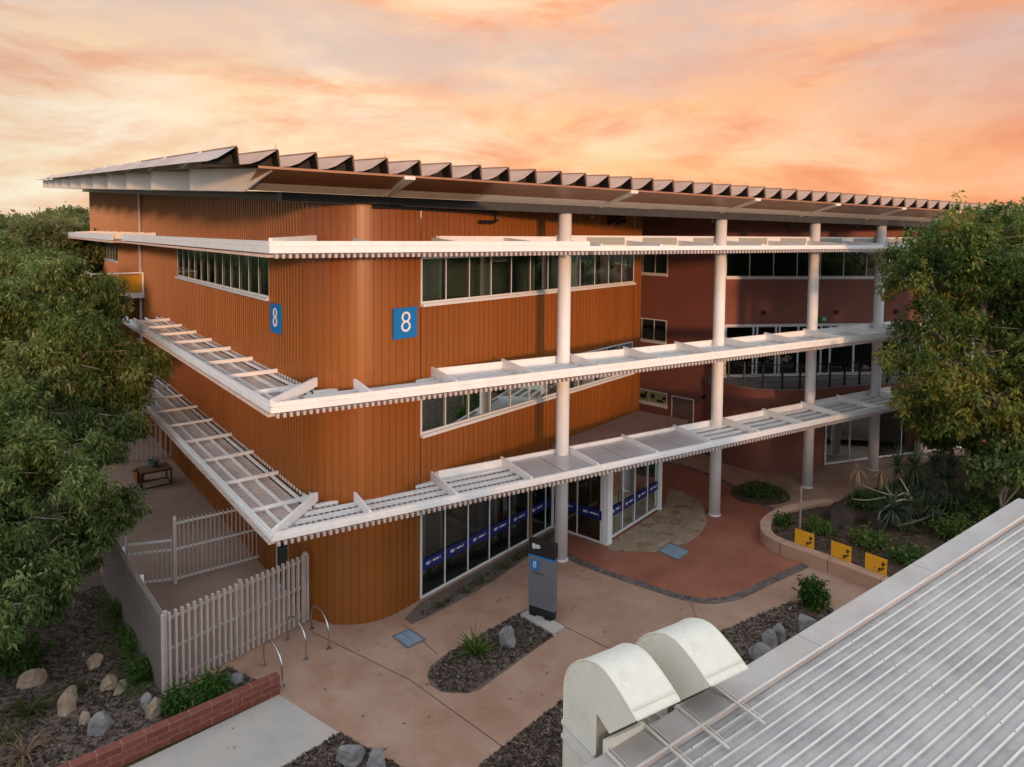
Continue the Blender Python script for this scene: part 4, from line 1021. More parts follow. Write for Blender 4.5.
# planter wall
base = smooth_poly([(12.9, 27.5), (11.63, 27.1), (10.4, 26.4), (9.59, 25.61), (9.2, 24.9), (9.08, 24.1), (9.38, 23.42), (10.16, 22.55), (10.95, 21.6), (11.92, 20.4), (13.0, 19.0), (14.5, 17.0)], 5, closed=False)
root = empty('planter_wall', 'curved tan seat wall round the pandanus garden bed', 'planter', (9.3, 24.2, 0)); RO = tuple(root.location)
outr = [Vector(p) for p in base]; inr = []
for i, p in enumerate(outr):
    t_ = (outr[min(i + 1, len(outr) - 1)] - outr[max(i - 1, 0)]).normalized(); nn_ = Vector((-t_.y, t_.x))
    inr.append(p + nn_ * 0.38)
k = len(outr); HP = 0.45; q = MB(RO); c_ = 0.025
def lerp(a, b, f): return a + (b - a) * f
rows = [[v3(p, 0) for p in outr], [v3(p, HP - c_) for p in outr], [v3(lerp(a, b_, .07), HP) for a, b_ in zip(outr, inr)], [v3(lerp(a, b_, .93), HP) for a, b_ in zip(outr, inr)], [v3(p, HP - c_) for p in inr], [v3(p, 0) for p in inr]]
q.add(sum(rows, []), [(r_ * k + i, r_ * k + i + 1, (r_ + 1) * k + i + 1, (r_ + 1) * k + i) for r_ in range(5) for i in range(k - 1)])
q.build('wall_body', M['planter'], root, fix=False)
acc = 0
for i in range(1, k):
    acc += (outr[i] - outr[i - 1]).length
    if acc > 1.45:
        acc = 0; t_ = (outr[i] - outr[i - 1]).normalized(); nn_ = Vector((-t_.y, t_.x)); p = outr[i]
        q = MB(RO); q.box(v3(p - nn_ * 0.003, 0), v3(p - nn_ * .003, HP - .02), 0.025, 0.006, up=(nn_.x, nn_.y, 0), side=(t_.x, t_.y, 0)); q.box(v3(p + nn_ * 0.02, HP + .001), v3(p + nn_ * .36, HP + .001), 0.02, 0.004); q.build('joint', M['joint'], root)
bed = [tuple(p) for p in inr] + [(22, 17), (30, 24), (30, 33), (21, 33.6), (18.6, 31.2), (16.5, 29.6), (14, 28.2)]
sheet('planter_soil', bed, 0.30, M['soil'])
# three yellow panels standing on the inner edge of the wall
for (x, y), lab in (((10.16, 23.38), 'yellow panel with black specks nearest the bend of the curved planter wall'), ((10.98, 22.30), 'middle yellow panel with black specks on the planter wall'), ((11.70, 21.36), 'yellow panel with black specks closest to the metal roof edge')):
    p = Vector((x, y)); i = min(range(k), key=lambda j: (inr[j] - p).length); p = lerp(outr[i], inr[i], 0.96)
    t_ = (outr[i + 1] - outr[i - 1]).normalized(); nn_ = Vector((-t_.y, t_.x))
    root = empty('yellow_sign', lab, 'sign', (p.x, p.y, 0.3), 'yellow panels on the planter wall'); RO = tuple(root.location)
    q = MB(RO); q.box(v3(p + nn_ * .03 - t_ * .33, 0.68), v3(p + nn_ * .03 + t_ * .33, 0.68), 0.018, 0.54); q.build('sign_panel', M['yellow'], root)
    q = MB(RO)
    for s_ in (-.25, .25): q.box(v3(p + nn_ * .055 + t_ * s_, 0.3), v3(p + nn_ * .055 + t_ * s_, 0.9), 0.03, 0.03)
    q.build('stake', M['black'], root)
    q = MB(RO); rs = random.Random(5)
    for j in range(26):
        f = rs.random(); x_ = -0.02 + 0.32 * f + rs.uniform(-.05, .05); z_ = 0.49 + 0.33 * f + rs.uniform(-.10, .07)
        if x_ > .29: continue
        pp = p + nn_ * 0.018 + t_ * x_; s2 = rs.uniform(.011, .024); an = rs.uniform(-1.2, 1.2)
        vs = []
        for kx in range(6):
            aa = kx * math.pi / 3; ux = math.cos(aa) * s2 * 1.9; uz = math.sin(aa) * s2
            vs.append(v3(pp + t_ * (ux * math.cos(an) - uz * math.sin(an)), z_ + ux * math.sin(an) + uz * math.cos(an)))
        q.add(vs, [tuple(range(6))])
    q.build('sprig_pattern', M['black'], root)

# terrace table and pots
tp = Vector((-15.5, 29.6)); root = empty('outdoor_table', 'low square table with a brown top and dark steel frame on the terrace', 'table', (tp.x, tp.y, 0)); RO = tuple(root.location)
cs = [tp + l * i * 0.5 + NL * j * 0.6 for i, j in ((-1, -1), (1, -1), (1, 1), (-1, 1))]
q = MB(RO); q.prism(cs, 0.70, 0.74); q.build('table_top', M['postwood'], root)
for c in cs: q = MB(RO); q.box(v3(lerp(c, tp, .05), 0), v3(lerp(c, tp, .05), 0.7), 0.05, 0.05); q.build('leg', M['black'], root)
q = MB(RO)
for a, c in zip(cs, cs[1:] + cs[:1]): q.box(v3(lerp(a, tp, .05), 0.03), v3(lerp(c, tp, .05), 0.03), 0.04, 0.04); q.box(v3(lerp(a, tp, .05), 0.67), v3(lerp(c, tp, .05), 0.67), 0.04, 0.05)
q.build('frame', M['black'], root)
def pot(x, y, z, r0, r1, h, m, lab):
    q = MB((x, y, z)); ns = 16
    vs = []; 
    for rr, zz in ((r0, 0), (r1, h * .85), (r1 * 1.1, h * .86), (r1 * 1.1, h), (r1 * .95, h), (r1 * .9, h * .8)):
        vs += [(x + math.cos(2 * math.pi * i / ns) * rr, y + math.sin(2 * math.pi * i / ns) * rr, z + zz) for i in range(ns)]
    q.add(vs, [(j * ns + i, j * ns + (i + 1) % ns, (j + 1) * ns + (i + 1) % ns, (j + 1) * ns + i) for j in range(5) for i in range(ns)] + [tuple(range(5 * ns, 6 * ns))])
    o = q.build('plant_pot', m); o.location = (x, y, z); return tag(o, lab, 'pot')
pot(-16.35, 29.9, 0.0, 0.18, 0.26, 0.5, M['terracotta'], 'orange plant pot on the terrace beside the low table')
pot(-15.6, 29.7, 0.742, 0.16, 0.22, 0.28, mat('pot_blue', (0.10, 0.13, 0.14), .5), 'dark grey-blue bowl standing on the terrace table')

# ------------------------------------------------------------------ rocks
def rock(x, y, sx, sy, sz, m, lab, seed, group=None, z0=0.0):
    bm = bmesh.new(); bmesh.ops.create_icosphere(bm, subdivisions=4, radius=1)
    rs = random.Random(seed); planes = [(Vector((rs.gauss(0, 1), rs.gauss(0, 1), rs.gauss(0, .8))).normalized(), rs.uniform(.62, .85)) for _ in range(11)]
    off = Vector((rs.random() * 50, 0, 0)); rot = Matrix.Rotation(rs.uniform(0, 6.28), 3, 'Z')
    for v in bm.verts:
        c = v.co.copy()
        for pn_, dd in planes:
            k_ = c.dot(pn_)
            if k_ > dd: c -= pn_ * (k_ - dd) * 0.9
        c *= 1 + 0.10 * noise.noise(c * 2.2 + off) + 0.045 * noise.noise(c * 6 + off)
        c = Vector((c.x * sx, c.y * sy, c.z * sz)); v.co = rot @ c
        v.co.z += sz * 0.22
    me = bpy.data.meshes.new('rock'); bm.to_mesh(me); bm.free(); me.materials.append(m)
    o = link(bpy.data.objects.new('rock', me)); o.location = (x, y, z0); return tag(o, lab, 'rock', group)
G1 = 'rocks in the mulch bed under the left tree'
for i, (x, y, s, sz, m, lab) in enumerate((
    (-10.5, 17.0, .30, .30, 'rock_tan', 'squarish tan rock highest in the mulch bed beside the dark fence'),
    (-9.65, 16.2, .34, .30, 'rock_tan', 'broad brown rock lying below the dark fence foot'),
    (-9.3, 16.05, .26, .26, 'rock_tan', 'small pale rock touching the broad brown rock'),
    (-10.15, 15.35, .30, .42, 'rock_tan', 'upright orange-tan boulder near the dry grass'),
    (-10.35, 15.75, .28, .32, 'rock_tan', 'dull brown rock tucked behind the orange-tan boulder'),
    (-9.0, 14.75, .36, .40, 'rock_grey', 'pale wedge-shaped boulder beside the red block wall'),
    (-9.5, 15.0, .22, .26, 'rock_tan', 'little brown rock leaning on the pale wedge boulder'),
    (-8.1, 15.3, .30, .34, 'rock_tan', 'brown rounded rock against the red block wall by the fence corner'),
    (-8.4, 15.5, .22, .34, 'rock_grey', 'grey upright rock behind the brown rounded one at the fence corner'),
    (-11.6, 16.3, .42, .36, 'rock_tan', 'large brown rock half under the left tree foliage'),
    (-6.65, 16.45, .28, .26, 'rock_grey', 'smooth pale grey rock among the ferns behind the block wall'))):
    rock(x, y, s * .76, s * .64, sz * .86, M[m], lab, 10 + i, G1)
rock(-0.05, 18.1, .30, .24, .46, M['rock_grey'], 'grey pointed boulder in the pylon bed beside the green fern', 31)
rock(-3.3, 13.95, .36, .28, .30, M['rock_grey'], 'blue-grey rock in the triangular bed at the bottom edge', 32)
rock(-2.7, 13.75, .30, .26, .30, M['rock_grey'], 'second grey rock in the triangular bed, nearer the tan paving', 33)
rock(6.6, 17.5, .40, .30, .34, M['rock_grey'], 'low grey rock in the bed just above the second vent cowl', 34)
rock(7.0, 18.0, .26, .24, .42, M['rock_grey'], 'middle grey rock of the bed, leaning on its twin', 35)
rock(7.35, 18.3, .22, .20, .42, M['rock_grey'], 'slim upright grey rock beside the middle one', 36)
rock(8.35, 18.9, .34, .28, .36, M['rock_grey'], 'rounded grey rock in the bed below the small bush', 37)
rock(12.45, 25.7, 1.05, .75, .55, M['rock_dark'], 'big dark brown boulder in the planter behind the yellow panels', 38, z0=0.2)
rock(13.6, 25.2, .5, .4, .34, M['rock_dark'], 'smaller dark brown boulder beside the pandanus stems', 39, z0=0.25)

# ------------------------------------------------------------------ vegetation
def leafmesh(name, verts, faces, tint, m, parent=None, loc=(0, 0, 0)):
    me = bpy.data.meshes.new(name); v = np.asarray(verts, np.float32) - np.asarray(loc, np.float32); f = np.asarray(faces, np.int32)
    me.vertices.add(len(v)); me.vertices.foreach_set('co', v.ravel())
    nf, kf = f.shape; me.loops.add(nf * kf); me.loops.foreach_set('vertex_index', f.ravel())
    me.polygons.add(nf); me.polygons.foreach_set('loop_start', np.arange(0, nf * kf, kf, dtype=np.int32)); me.polygons.foreach_set('loop_total', np.full(nf, kf, np.int32))
    a = me.attributes.new('tint', 'FLOAT', 'POINT'); a.data.foreach_set('value', np.asarray(tint, np.float32))
    me.materials.append(m); me.update(calc_edges=True)
    return link(bpy.data.objects.new(name, me), parent)
def unit(a): return a / np.maximum(np.linalg.norm(a, axis=-1, keepdims=True), 1e-6)
def leaves(cent, outd, per, ln, wd, droop, tint, spread=0.8, jit=0.35):
    """rosettes of leaf blades (4-vert folded diamonds as two tris) around cent, axis outd"""
    nC = len(cent); n_ = nC * per
    c = np.repeat(cent, per, 0); o = np.repeat(outd, per, 0); t = np.repeat(tint, per)
    rnd = unit(rng.normal(size=(n_, 3)))
    dr = unit(o * (1 - spread) + rnd * spread + np.array([0, 0, -droop]))
    L = ln * rng.uniform(0.6, 1.25, n_)[:, None]; W = wd * rng.uniform(0.7, 1.25, n_)[:, None]
    side = unit(np.cross(dr, np.array([0, 0, 1.0]) + 0.5 * rng.normal(size=(n_, 3)))); up = np.cross(side, dr)
    st = c + rng.normal(size=(n_, 3)) * jit * ln
    p0 = st; p2 = st + dr * L - np.array([0, 0, 1.0]) * (L * 0.18 * droop); pm = st + dr * L * 0.45
    p1 = pm + side * W + up * W * 0.25; p3 = pm - side * W + up * W * 0.25
    V = np.stack([p0, p1, p2, p3], 1).reshape(-1, 3)
    b4 = np.arange(n_)[:, None] * 4
    F = np.concatenate([b4 + np.array([0, 1, 2]), b4 + np.array([0, 2, 3])], 0)
    T = np.repeat(np.clip(t + rng.normal(size=n_) * 0.16, 0, 1), 4)
    return V, F, T
def clump_points(lobes, count, shell=(0.55, 1.0), flat=1.0, zmin=None):
    vol = np.array([lb[3] * lb[4] for lb in lobes]); pr = vol / vol.sum(); idx = rng.choice(len(lobes), count, p=pr)
    u = unit(rng.normal(size=(count, 3)))
    rr = rng.uniform(shell[0] ** 2, shell[1] ** 2, count) ** 0.5
    LB = np.array([lb[:3] for lb in lobes])[idx]; RR = np.array([(lb[3], lb[3], lb[4]) for lb in lobes])[idx]
    # ragged outline
    wob = 1 + 0.22 * np.sin(u[:, 0] * 5 + idx * 1.7) * np.cos(u[:, 1] * 4 + idx) + 0.12 * rng.normal(size=count)
    p = LB + u * RR * (rr * wob)[:, None]
    if zmin is not None: k_ = p[:, 2] > zmin; p = p[k_]; u = u[k_]; idx = idx[k_]
    return p, unit(u + np.array([0, 0, .25])), idx
def tree(name, label, cat, base, lobes, clumps, per, ln, wd, leafm, barkm, r0, droop=0.5, group=None, tint=(0.45, 0.2), limbs=True, shell=(0.5, 1.0), zmin=0.3, yellow=None, nsub=11, core=0.62):
    root = empty(name, label, cat, tuple(base), group); RO = tuple(root.location)
    b = MB(RO); bs = Vector(base)
    top = sum((Vector(lb[:3]) for lb in lobes), Vector()) / len(lobes)
    fork = bs + (top - bs) * 0.42 + Vector((random.uniform(-.3, .3), random.uniform(-.3, .3), 0))
    b.tube([bs - Vector((0, 0, .2)), lerp(bs, fork, .5) + Vector((random.uniform(-.15, .15), random.uniform(-.15, .15), 0)), fork], [r0 * 1.25, r0, r0 * .8], 10)
    for lb in lobes:
        c = Vector(lb[:3]); mid = lerp(fork, c, .5) + Vector((random.uniform(-.4, .4), random.uniform(-.4, .4), random.uniform(0, .4)))
        b.tube([fork, mid, c], [r0 * .55, r0 * .38, r0 * .16], 7)
        if limbs:
            for _ in range(8):
                dv_ = Vector((random.gauss(0, 1), random.gauss(0, 1), random.gauss(.1, .7))).normalized()
                e_ = c + Vector((dv_.x * lb[3], dv_.y * lb[3], dv_.z * lb[4])) * .96; m2 = lerp(c, e_, .5) + Vector((random.uniform(-.2, .2), random.uniform(-.2, .2), random.uniform(-.1, .3)))
                st_ = lerp(mid, c, random.uniform(.3, 1)); b.tube([st_, m2, e_], [r0 * .20, r0 * .10, r0 * .03], 5)
    b.build('trunk', barkm, root, smooth=True)
    sub = []
    for lb in lobes:
        sub.append((lb[0], lb[1], lb[2], lb[3] * core, lb[4] * core))
        for _ in range(nsub):
            u_ = Vector((random.gauss(0, 1), random.gauss(0, 1), random.gauss(.25, .8))).normalized(); f_ = random.uniform(.7, 1.15); s_ = random.uniform(.20, .38)
            sub.append((lb[0] + u_.x * lb[3] * f_, lb[1] + u_.y * lb[3] * f_, lb[2] + u_.z * lb[4] * f_, lb[3] * s_, lb[4] * s_ * 1.0))
    lobes = sub
    p, o, idx = clump_points(lobes, clumps, shell, zmin=zmin)
    lobe_t = rng.normal(size=len(lobes)) * 0.13
    t = np.clip(tint[0] + lobe_t[idx] + rng.normal(size=len(p)) * tint[1], 0, 1)
    if yellow is not None:
        for (yc, yr, amt) in yellow:
            dd = np.linalg.norm((p - np.array(yc)) / yr, axis=1); t = np.clip(t + amt * np.clip(1.2 - dd, 0, 1), 0, 1)
    V, F, T = leaves(p, o, per, ln, wd, droop, t)
    leafmesh('crown', V, F, T, leafm, root, RO)
    return root

# left foreground trees
tree('leafy_tree', 'big dense green tree at the left edge with drooping leaves over the terrace', 'tree', (-16.8, 22.5, 0),
     [(-16.2, 24.5, 6.3, 2.9, 2.2), (-18.5, 26.5, 7.6, 3.0, 2.1), (-14.9, 25.6, 5.2, 1.8, 1.6), (-20.0, 24.5, 6.4, 3.0, 2.5), (-18.3, 26.5, 7.4, 2.0, 1.5), (-14.7, 23.4, 4.2, 1.4, 1.2), (-17.2, 22.6, 4.6, 2.0, 1.7)],
     8200, 15, 0.22, 0.032, M['leaf_a'], M['bark'], 0.28, droop=0.6, tint=(0.46, 0.22))
tree('leafy_tree', 'lower leafy tree in the bottom left corner hanging over the mulch bed', 'tree', (-13.6, 15.8, 0),
     [(-12.6, 17.2, 3.5, 1.7, 1.4), (-13.8, 18.2, 4.3, 1.9, 1.5), (-11.7, 18.6, 3.0, 1.15, 0.85), (-12.2, 16.2, 2.0, 1.0, 0.8), (-14.4, 16.4, 3.0, 1.6, 1.4), (-12.6, 19.6, 4.2, 1.1, 0.9), (-12.9, 16.4, 1.4, 1.0, 0.8), (-11.7, 16.4, 2.9, 1.0, 0.9), (-11.9, 17.6, 2.2, 0.9, 0.7), (-11.5, 15.0, 2.4, .8, .7)],
     4600, 15, 0.185, 0.028, M['leaf_a'], M['bark'], 0.17, droop=0.6, tint=(0.42, 0.2))
tree('leafy_tree', 'mid green tree behind the big left tree, reaching up to the upper sunshade', 'tree', (-24.5, 35, 0),
     [(-25.8, 35.5, 6.9, 2.9, 2.2), (-28.4, 37, 7.9, 3.2, 2.4), (-23.4, 33.2, 5.0, 1.9, 1.8), (-26.5, 37.0, 8.2, 2.3, 1.6), (-27.5, 33.0, 6.5, 2.6, 2.2)],
     4800, 12, 0.29, 0.05, M['leaf_a'], M['bark'], 0.3, droop=0.6, tint=(0.52, 0.2))
fts = []
for i, (px, Y, top, rad) in enumerate([(8, 46, 10.9, 4.6), (45, 50, 11.3, 4.2), (75, 58, 11.6, 4.6), (-30, 52, 11.6, 5.5), (20, 66, 12.3, 5.2), (60, 74, 12.6, 5.0), (88, 82, 12.6, 5.0), (-15, 84, 13.2, 6.0), (40, 100, 13.4, 6.0), (75, 115, 13.6, 6.5)]):
    x = (px - 512) / 690 * Y; z = top - rad * .55
    lob = [(x, Y, z, rad, rad * .55)] + [(x + random.uniform(-.7, .7) * rad, Y + random.uniform(-.6, .6) * rad, z + random.uniform(-.45, .12) * rad, rad * random.uniform(.45, .62), rad * random.uniform(.35, .45)) for _ in range(5)]
    fts.append(tree('bushland_tree', 'rounded bushland tree in the green canopy beyond the left end of the building', 'tree', (x, Y, 0), lob, 2600, 9, 0.42 * (0.7 + Y / 120), 0.10 * (.7 + Y / 120), M['leaf_far'], M['bark'], 0.3, droop=0.4, group='bushland trees beyond the building', tint=(random.uniform(.35, .6), 0.2), limbs=False, zmin=1.0))
# right trees
tree('leafy_tree', 'large dark green tree at the right edge with yellowing leaves low on its left side', 'tree', (18.4, 25.6, 0.3),
     [(17.3, 26.0, 10.3, 2.4, 2.0), (20.0, 27.0, 10.0, 2.6, 1.9), (16.2, 25.6, 7.6, 1.5, 1.3), (19.3, 25.0, 7.2, 2.2, 2.0), (15.5, 25.2, 6.2, 1.5, 1.3), (17.4, 24.6, 5.3, 1.8, 1.5), (21.8, 26.5, 8.0, 2.7, 2.4), (16.2, 26.4, 9.6, 1.7, 1.4), (19.0, 26.3, 10.7, 1.5, 1.2), (16.6, 25.6, 4.6, 1.5, 1.1), (18.6, 25.4, 4.4, 1.9, 1.4), (20.8, 26.2, 5.4, 2.2, 1.9)],
     7800, 15, 0.20, 0.042, M['leaf_b'], M['bark'], 0.34, droop=0.45, tint=(0.5, 0.2), core=0.82, nsub=15, yellow=[((15.4, 24.9, 5.9), 2.0, 0.5), ((17.3, 24.2, 5.0), 1.6, 0.3)])
tree('small_tree', 'small light green tree in front of the dark tree above the metal roof end', 'tree', (16.9, 24.0, 0.3),
     [(17.3, 23.8, 3.1, 1.0, 0.75), (18.2, 23.8, 3.5, 0.9, 0.7), (16.8, 24.2, 2.6, 0.6, .5), (18.8, 24.1, 2.8, 0.9, .7)],
     620, 12, 0.21, 0.055, M['leaf_a'], M['palebark'], 0.06, droop=0.35, tint=(0.5, 0.18), zmin=1.2)
tree('leafy_tree', 'dark shaded tree low behind the pandanus at the right edge', 'tree', (21.5, 29.5, 0.3),
     [(20.5, 29.3, 3.8, 2.0, 1.7), (22.6, 28.4, 4.2, 2.2, 2.0), (19.0, 29.0, 3.0, 1.2, 1.2), (24.5, 29.5, 5.5, 2.6, 2.4)],
     2400, 12, 0.26, 0.05, M['leaf_b'], M['bark'], 0.22, droop=0.45, tint=(0.3, 0.16), zmin=0.5)
# woodland far off, plus unseen trees added behind the camera to cast shade
lob = []
for i in range(150):
    a_ = random.uniform(-1.25, 1.25); D_ = random.uniform(125, 230); h_ = random.uniform(6.5, 9.5)
    lob.append((math.sin(a_) * D_, math.cos(a_) * D_, h_, random.uniform(6, 10), random.uniform(4, 5.5)))
for i in range(46):  # added out of view, tall enough to shade the lower facade
    lob.append((random.uniform(-75, 85), random.uniform(-62, -34), random.uniform(6.2, 8.2), random.uniform(4.5, 6.5), random.uniform(3.6, 4.6)))
p, o, idx = clump_points(lob, 38000, (0.7, 1.0), zmin=1.0)
lt = rng.normal(size=len(lob)) * .12
V, F, T = leaves(p, o, 6, 1.3, 0.45, 0.3, np.clip(0.42 + lt[idx] + rng.normal(size=len(p)) * .16, 0, 1))
tag(leafmesh('woodland_and_shade_trees', V, F, T, M['leaf_far']), kind='stuff')

# ground plants
def tuft(x, y, z, nb, ln, wd, m, lab, cat='plant', name='grass_tuft', rise=0.9, tint=0.5, group=None, arch=0.8):
    V = []; F = []; T = []
    for i in range(nb):
        az_ = random.uniform(0, 6.283); el = random.gauss(rise, .3); L = ln * random.uniform(.6, 1.15); w = wd * random.uniform(.7, 1.2)
        dx, dy = math.cos(az_), math.sin(az_); px_, py_, pz_ = x + dx * .04, y + dy * .04, z
        t0 = min(1, max(0, random.gauss(tint, .2))); bse = len(V); seg = 5
        for s_ in range(seg + 1):
            ww = w * (1 - (s_ / seg) ** 2) + .002
            V += [(px_ - dy * ww, py_ + dx * ww, pz_), (px_ + dy * ww, py_ - dx * ww, pz_)]; T += [t0, t0]
            px_ += dx * math.cos(el) * L / seg; py_ += dy * math.cos(el) * L / seg; pz_ += math.sin(el) * L / seg; el -= arch * 0.5
        for s_ in range(seg): F.append((bse + 2 * s_, bse + 2 * s_ + 1, bse + 2 * s_ + 3, bse + 2 * s_ + 2))
    o = leafmesh(name, V, F, T, m, None, (x, y, z)); o.location = (x, y, z); return tag(o, lab, cat, group)
def fern(x, y, z, nf, ln, m, lab, name='fern', tint=.6, group=None, rise=.75):
    V = []; F = []; T = []
    for i in range(nf):
        az_ = 6.283 * i / nf + random.uniform(-.3, .3); el = random.gauss(rise, .22); L = ln * random.uniform(.7, 1.1); t0 = min(1, max(0, random.gauss(tint, .18)))
        dx, dy = math.cos(az_), math.sin(az_); q_ = np.array([x, y, z + .03]); seg = 10
        for s_ in range(seg):
            q_ = q_ + np.array([dx * math.cos(el), dy * math.cos(el), math.sin(el)]) * L / seg; el -= .075
            ll_ = L * .30 * math.sin(math.pi * (s_ + 1.5) / (seg + 2.2))
            for sg in (-1, 1):
                sd = np.array([-dy * sg, dx * sg, 0]) + np.array([dx, dy, 0]) * .5; sd = sd / np.linalg.norm(sd)
                al = np.array([dx, dy, 0]) * L * .022; tip = q_ + sd * ll_ - np.array([0, 0, ll_ * .25]); bse = len(V)
                V += [tuple(q_ - al * .7), tuple(q_ + al * .7), tuple(tip + al * .2), tuple(tip - al * .2)]; T += [t0] * 4; F.append((bse, bse + 1, bse + 2, bse + 3))
    o = leafmesh(name, V, F, T, m, None, (x, y, z)); o.location = (x, y, z); return tag(o, lab, 'plant', group)
def shrub(x, y, z, r_, h, m, lab, count=90, ln=.14, wd=.035, name='shrub', tint=.5, group=None, droop=.3):
    p, o, idx = clump_points([(x, y, z + h * .55, r_, h * .5)], count, (0.25, 1.0), zmin=z + .03)
    V, F, T = leaves(p, o, 10, ln, wd, droop, np.clip(tint + rng.normal(size=len(p)) * .2, 0, 1))
    ob = leafmesh(name, V, F, T, m, None, (x, y, z)); ob.location = (x, y, z); return tag(ob, lab, 'plant', group)
tuft(-0.86, 17.62, 0, 46, 0.72, .034, M['leaf_plant'], name='fern', rise=.95, arch=.42, lab='bright green fern at the left of the pylon bed beside the grey boulder', tint=.8)
tuft(-0.95, 17.75, 0, 9, 0.95, .010, M['leaf_grass'], 'thin dry grass stalks standing behind the bright green fern', rise=1.35, arch=.25, tint=.8)
shrub(9.1, 20.1, 0, 0.36, 0.72, M['leaf_plant'], 'dark rounded bush in the bed beyond the grey rocks', 170, .16, .03, tint=.35)
shrub(-7.05, 15.75, 0, 0.48, 0.55, M['leaf_plant'], count=120, ln=.2, wd=.022, droop=.5, name='fern', tint=.5, lab='big leafy fern spreading behind the red block wall')
shrub(-7.65, 15.4, 0, 0.32, 0.42, M['leaf_plant'], 'smaller dark fern at the foot of the fence corner', 70, .18, .022, name='fern', tint=.3, droop=.5)
fern(-6.5, 16.1, 0, 8, 0.55, M['leaf_plant'], 'low fern near the block wall end beside the smooth grey rock', tint=.3)
k_ = 0
for (x, y, s_) in ((-9.1, 16.4, .55), (-9.6, 17.1, .6), (-10.1, 17.8, .65), (-10.8, 18.4, .6), (-11.2, 19.1, .65), (-9.0, 15.9, .45), (-11.9, 19.9, .6), (-10.2, 18.4, .5)):
    fern(x, y, 0, 9, s_ * 1.15, M['leaf_plant'], 'mid green fern in the row along the dark batten fence', tint=.6, rise=.95, group='ferns along the dark fence'); k_ += 1
for x, y, r_, h_, td, lab in ((-10.9, 19.3, .45, .5, .5, 'leafy green shrub against the dark fence near the terrace end'), (-9.9, 17.9, .4, .4, .6, 'yellow-green shrub against the middle of the dark fence'), (-9.0, 16.6, .35, .35, .4, 'dark green shrub by the dark fence above the broad brown rock'), (-12.4, 16.9, .7, .5, .4, 'spreading green shrub under the left tree beside the large brown rock')):
    shrub(x, y, 0, r_, h_, M['leaf_plant'], lab, int(220 * r_), .15, .022, tint=td)
tuft(-10.95, 15.2, 0, 70, 0.75, .014, M['leaf_grass'], 'arching green grass clump left of the tan boulders', tint=.45)
tuft(-10.35, 16.0, 0, 45, 0.55, .012, M['leaf_grass'], 'smaller green grass clump above the orange-tan boulder', tint=.4)
tuft(-10.15, 13.95, 0, 60, 0.70, .012, M['leaf_dead'], 'dry straw-coloured grass clump at the bottom left corner', tint=.35, rise=.9)
tuft(-10.9, 14.4, 0, 35, 0.5, .012, M['leaf_grass'], 'short grass clump beside the dry straw clump', tint=.5)
for x, y, lab in ((-1.95, 19.95, 'first'), (-1.3, 20.75, 'second'), (-0.75, 21.4, 'third'), (-0.1, 22.25, 'fourth'), (0.35, 22.9, 'fifth')):
    tuft(x, y, 0, 14, 0.5, .014, M['leaf_grass'], 'sparse yellowish grass seedling in the storefront garden strip', rise=1.1, tint=.75, group='grass seedlings along the storefront')
fern(10.1, 28.7, 0, 14, .9, M['leaf_plant'], 'leafy green plant in the small bed between the columns, nearer the entry', tint=.5, rise=1.0)
fern(11.35, 28.9, 0, 14, 1.0, M['leaf_plant'], 'taller leafy green plant in the small bed, nearer the third column', tint=.6, rise=1.05)
shrub(10.7, 28.9, 0, .8, .4, M['leaf_b'], 'low dark ground cover plant filling the small round bed', 90, .15, .03, tint=.3)
shrub(11.3, 24.6, .3, .5, .45, M['leaf_b'], 'low green shrub behind the first yellow panel', 90, .13, .03, tint=.45)
shrub(12.6, 23.6, .3, .7, .5, M['leaf_b'], 'green shrub behind the middle yellow panel', 130, .13, .03, tint=.5)
shrub(13.3, 22.4, .3, .7, .45, M['leaf_b'], 'dark green shrub near the planter corner by the metal roof', 130, .13, .03, tint=.35)
shrub(10.2, 25.2, .3, .3, .4, M['leaf_plant'], 'small light green shrub at the planter bend', 50, .13, .03, tint=.5)
tuft(14.6, 24.6, .3, 40, .5, .012, M['leaf_grass'], 'pale grass tuft below the pandanus stems', tint=.6)
for x, y, r_, h_, td, lab in ((15.6, 26.6, 1.0, 1.1, .3, 'dark leafy understory shrub directly behind the pandanus heads'), (17.2, 25.4, 1.1, 1.2, .35, 'broad dark understory shrub below the small light green tree'), (16.0, 24.2, .8, .7, .4, 'low green understory shrub between pandanus stems and metal roof'), (18.8, 25.2, 1.2, 1.3, .28, 'deep shaded understory shrub at the metal roof end'), (14.2, 27.0, .6, .6, .35, 'small dark understory shrub near the glazing beside the dead pandanus heads')):
    shrub(x, y, .3, r_, h_, M['leaf_b'], lab, int(230 * r_), .17, .035, tint=td)
# small stake in the planter
q = MB((10.5, 24.5, .3)); q.tube([(10.5, 24.5, .3), (10.52, 24.5, 2.0)], [.035, .03], 8); o = q.build('garden_stake', M['palebark']); o.location = (10.5, 24.5, .3); tag(o, 'pale upright stake in the planter behind the first yellow panel', 'stake')

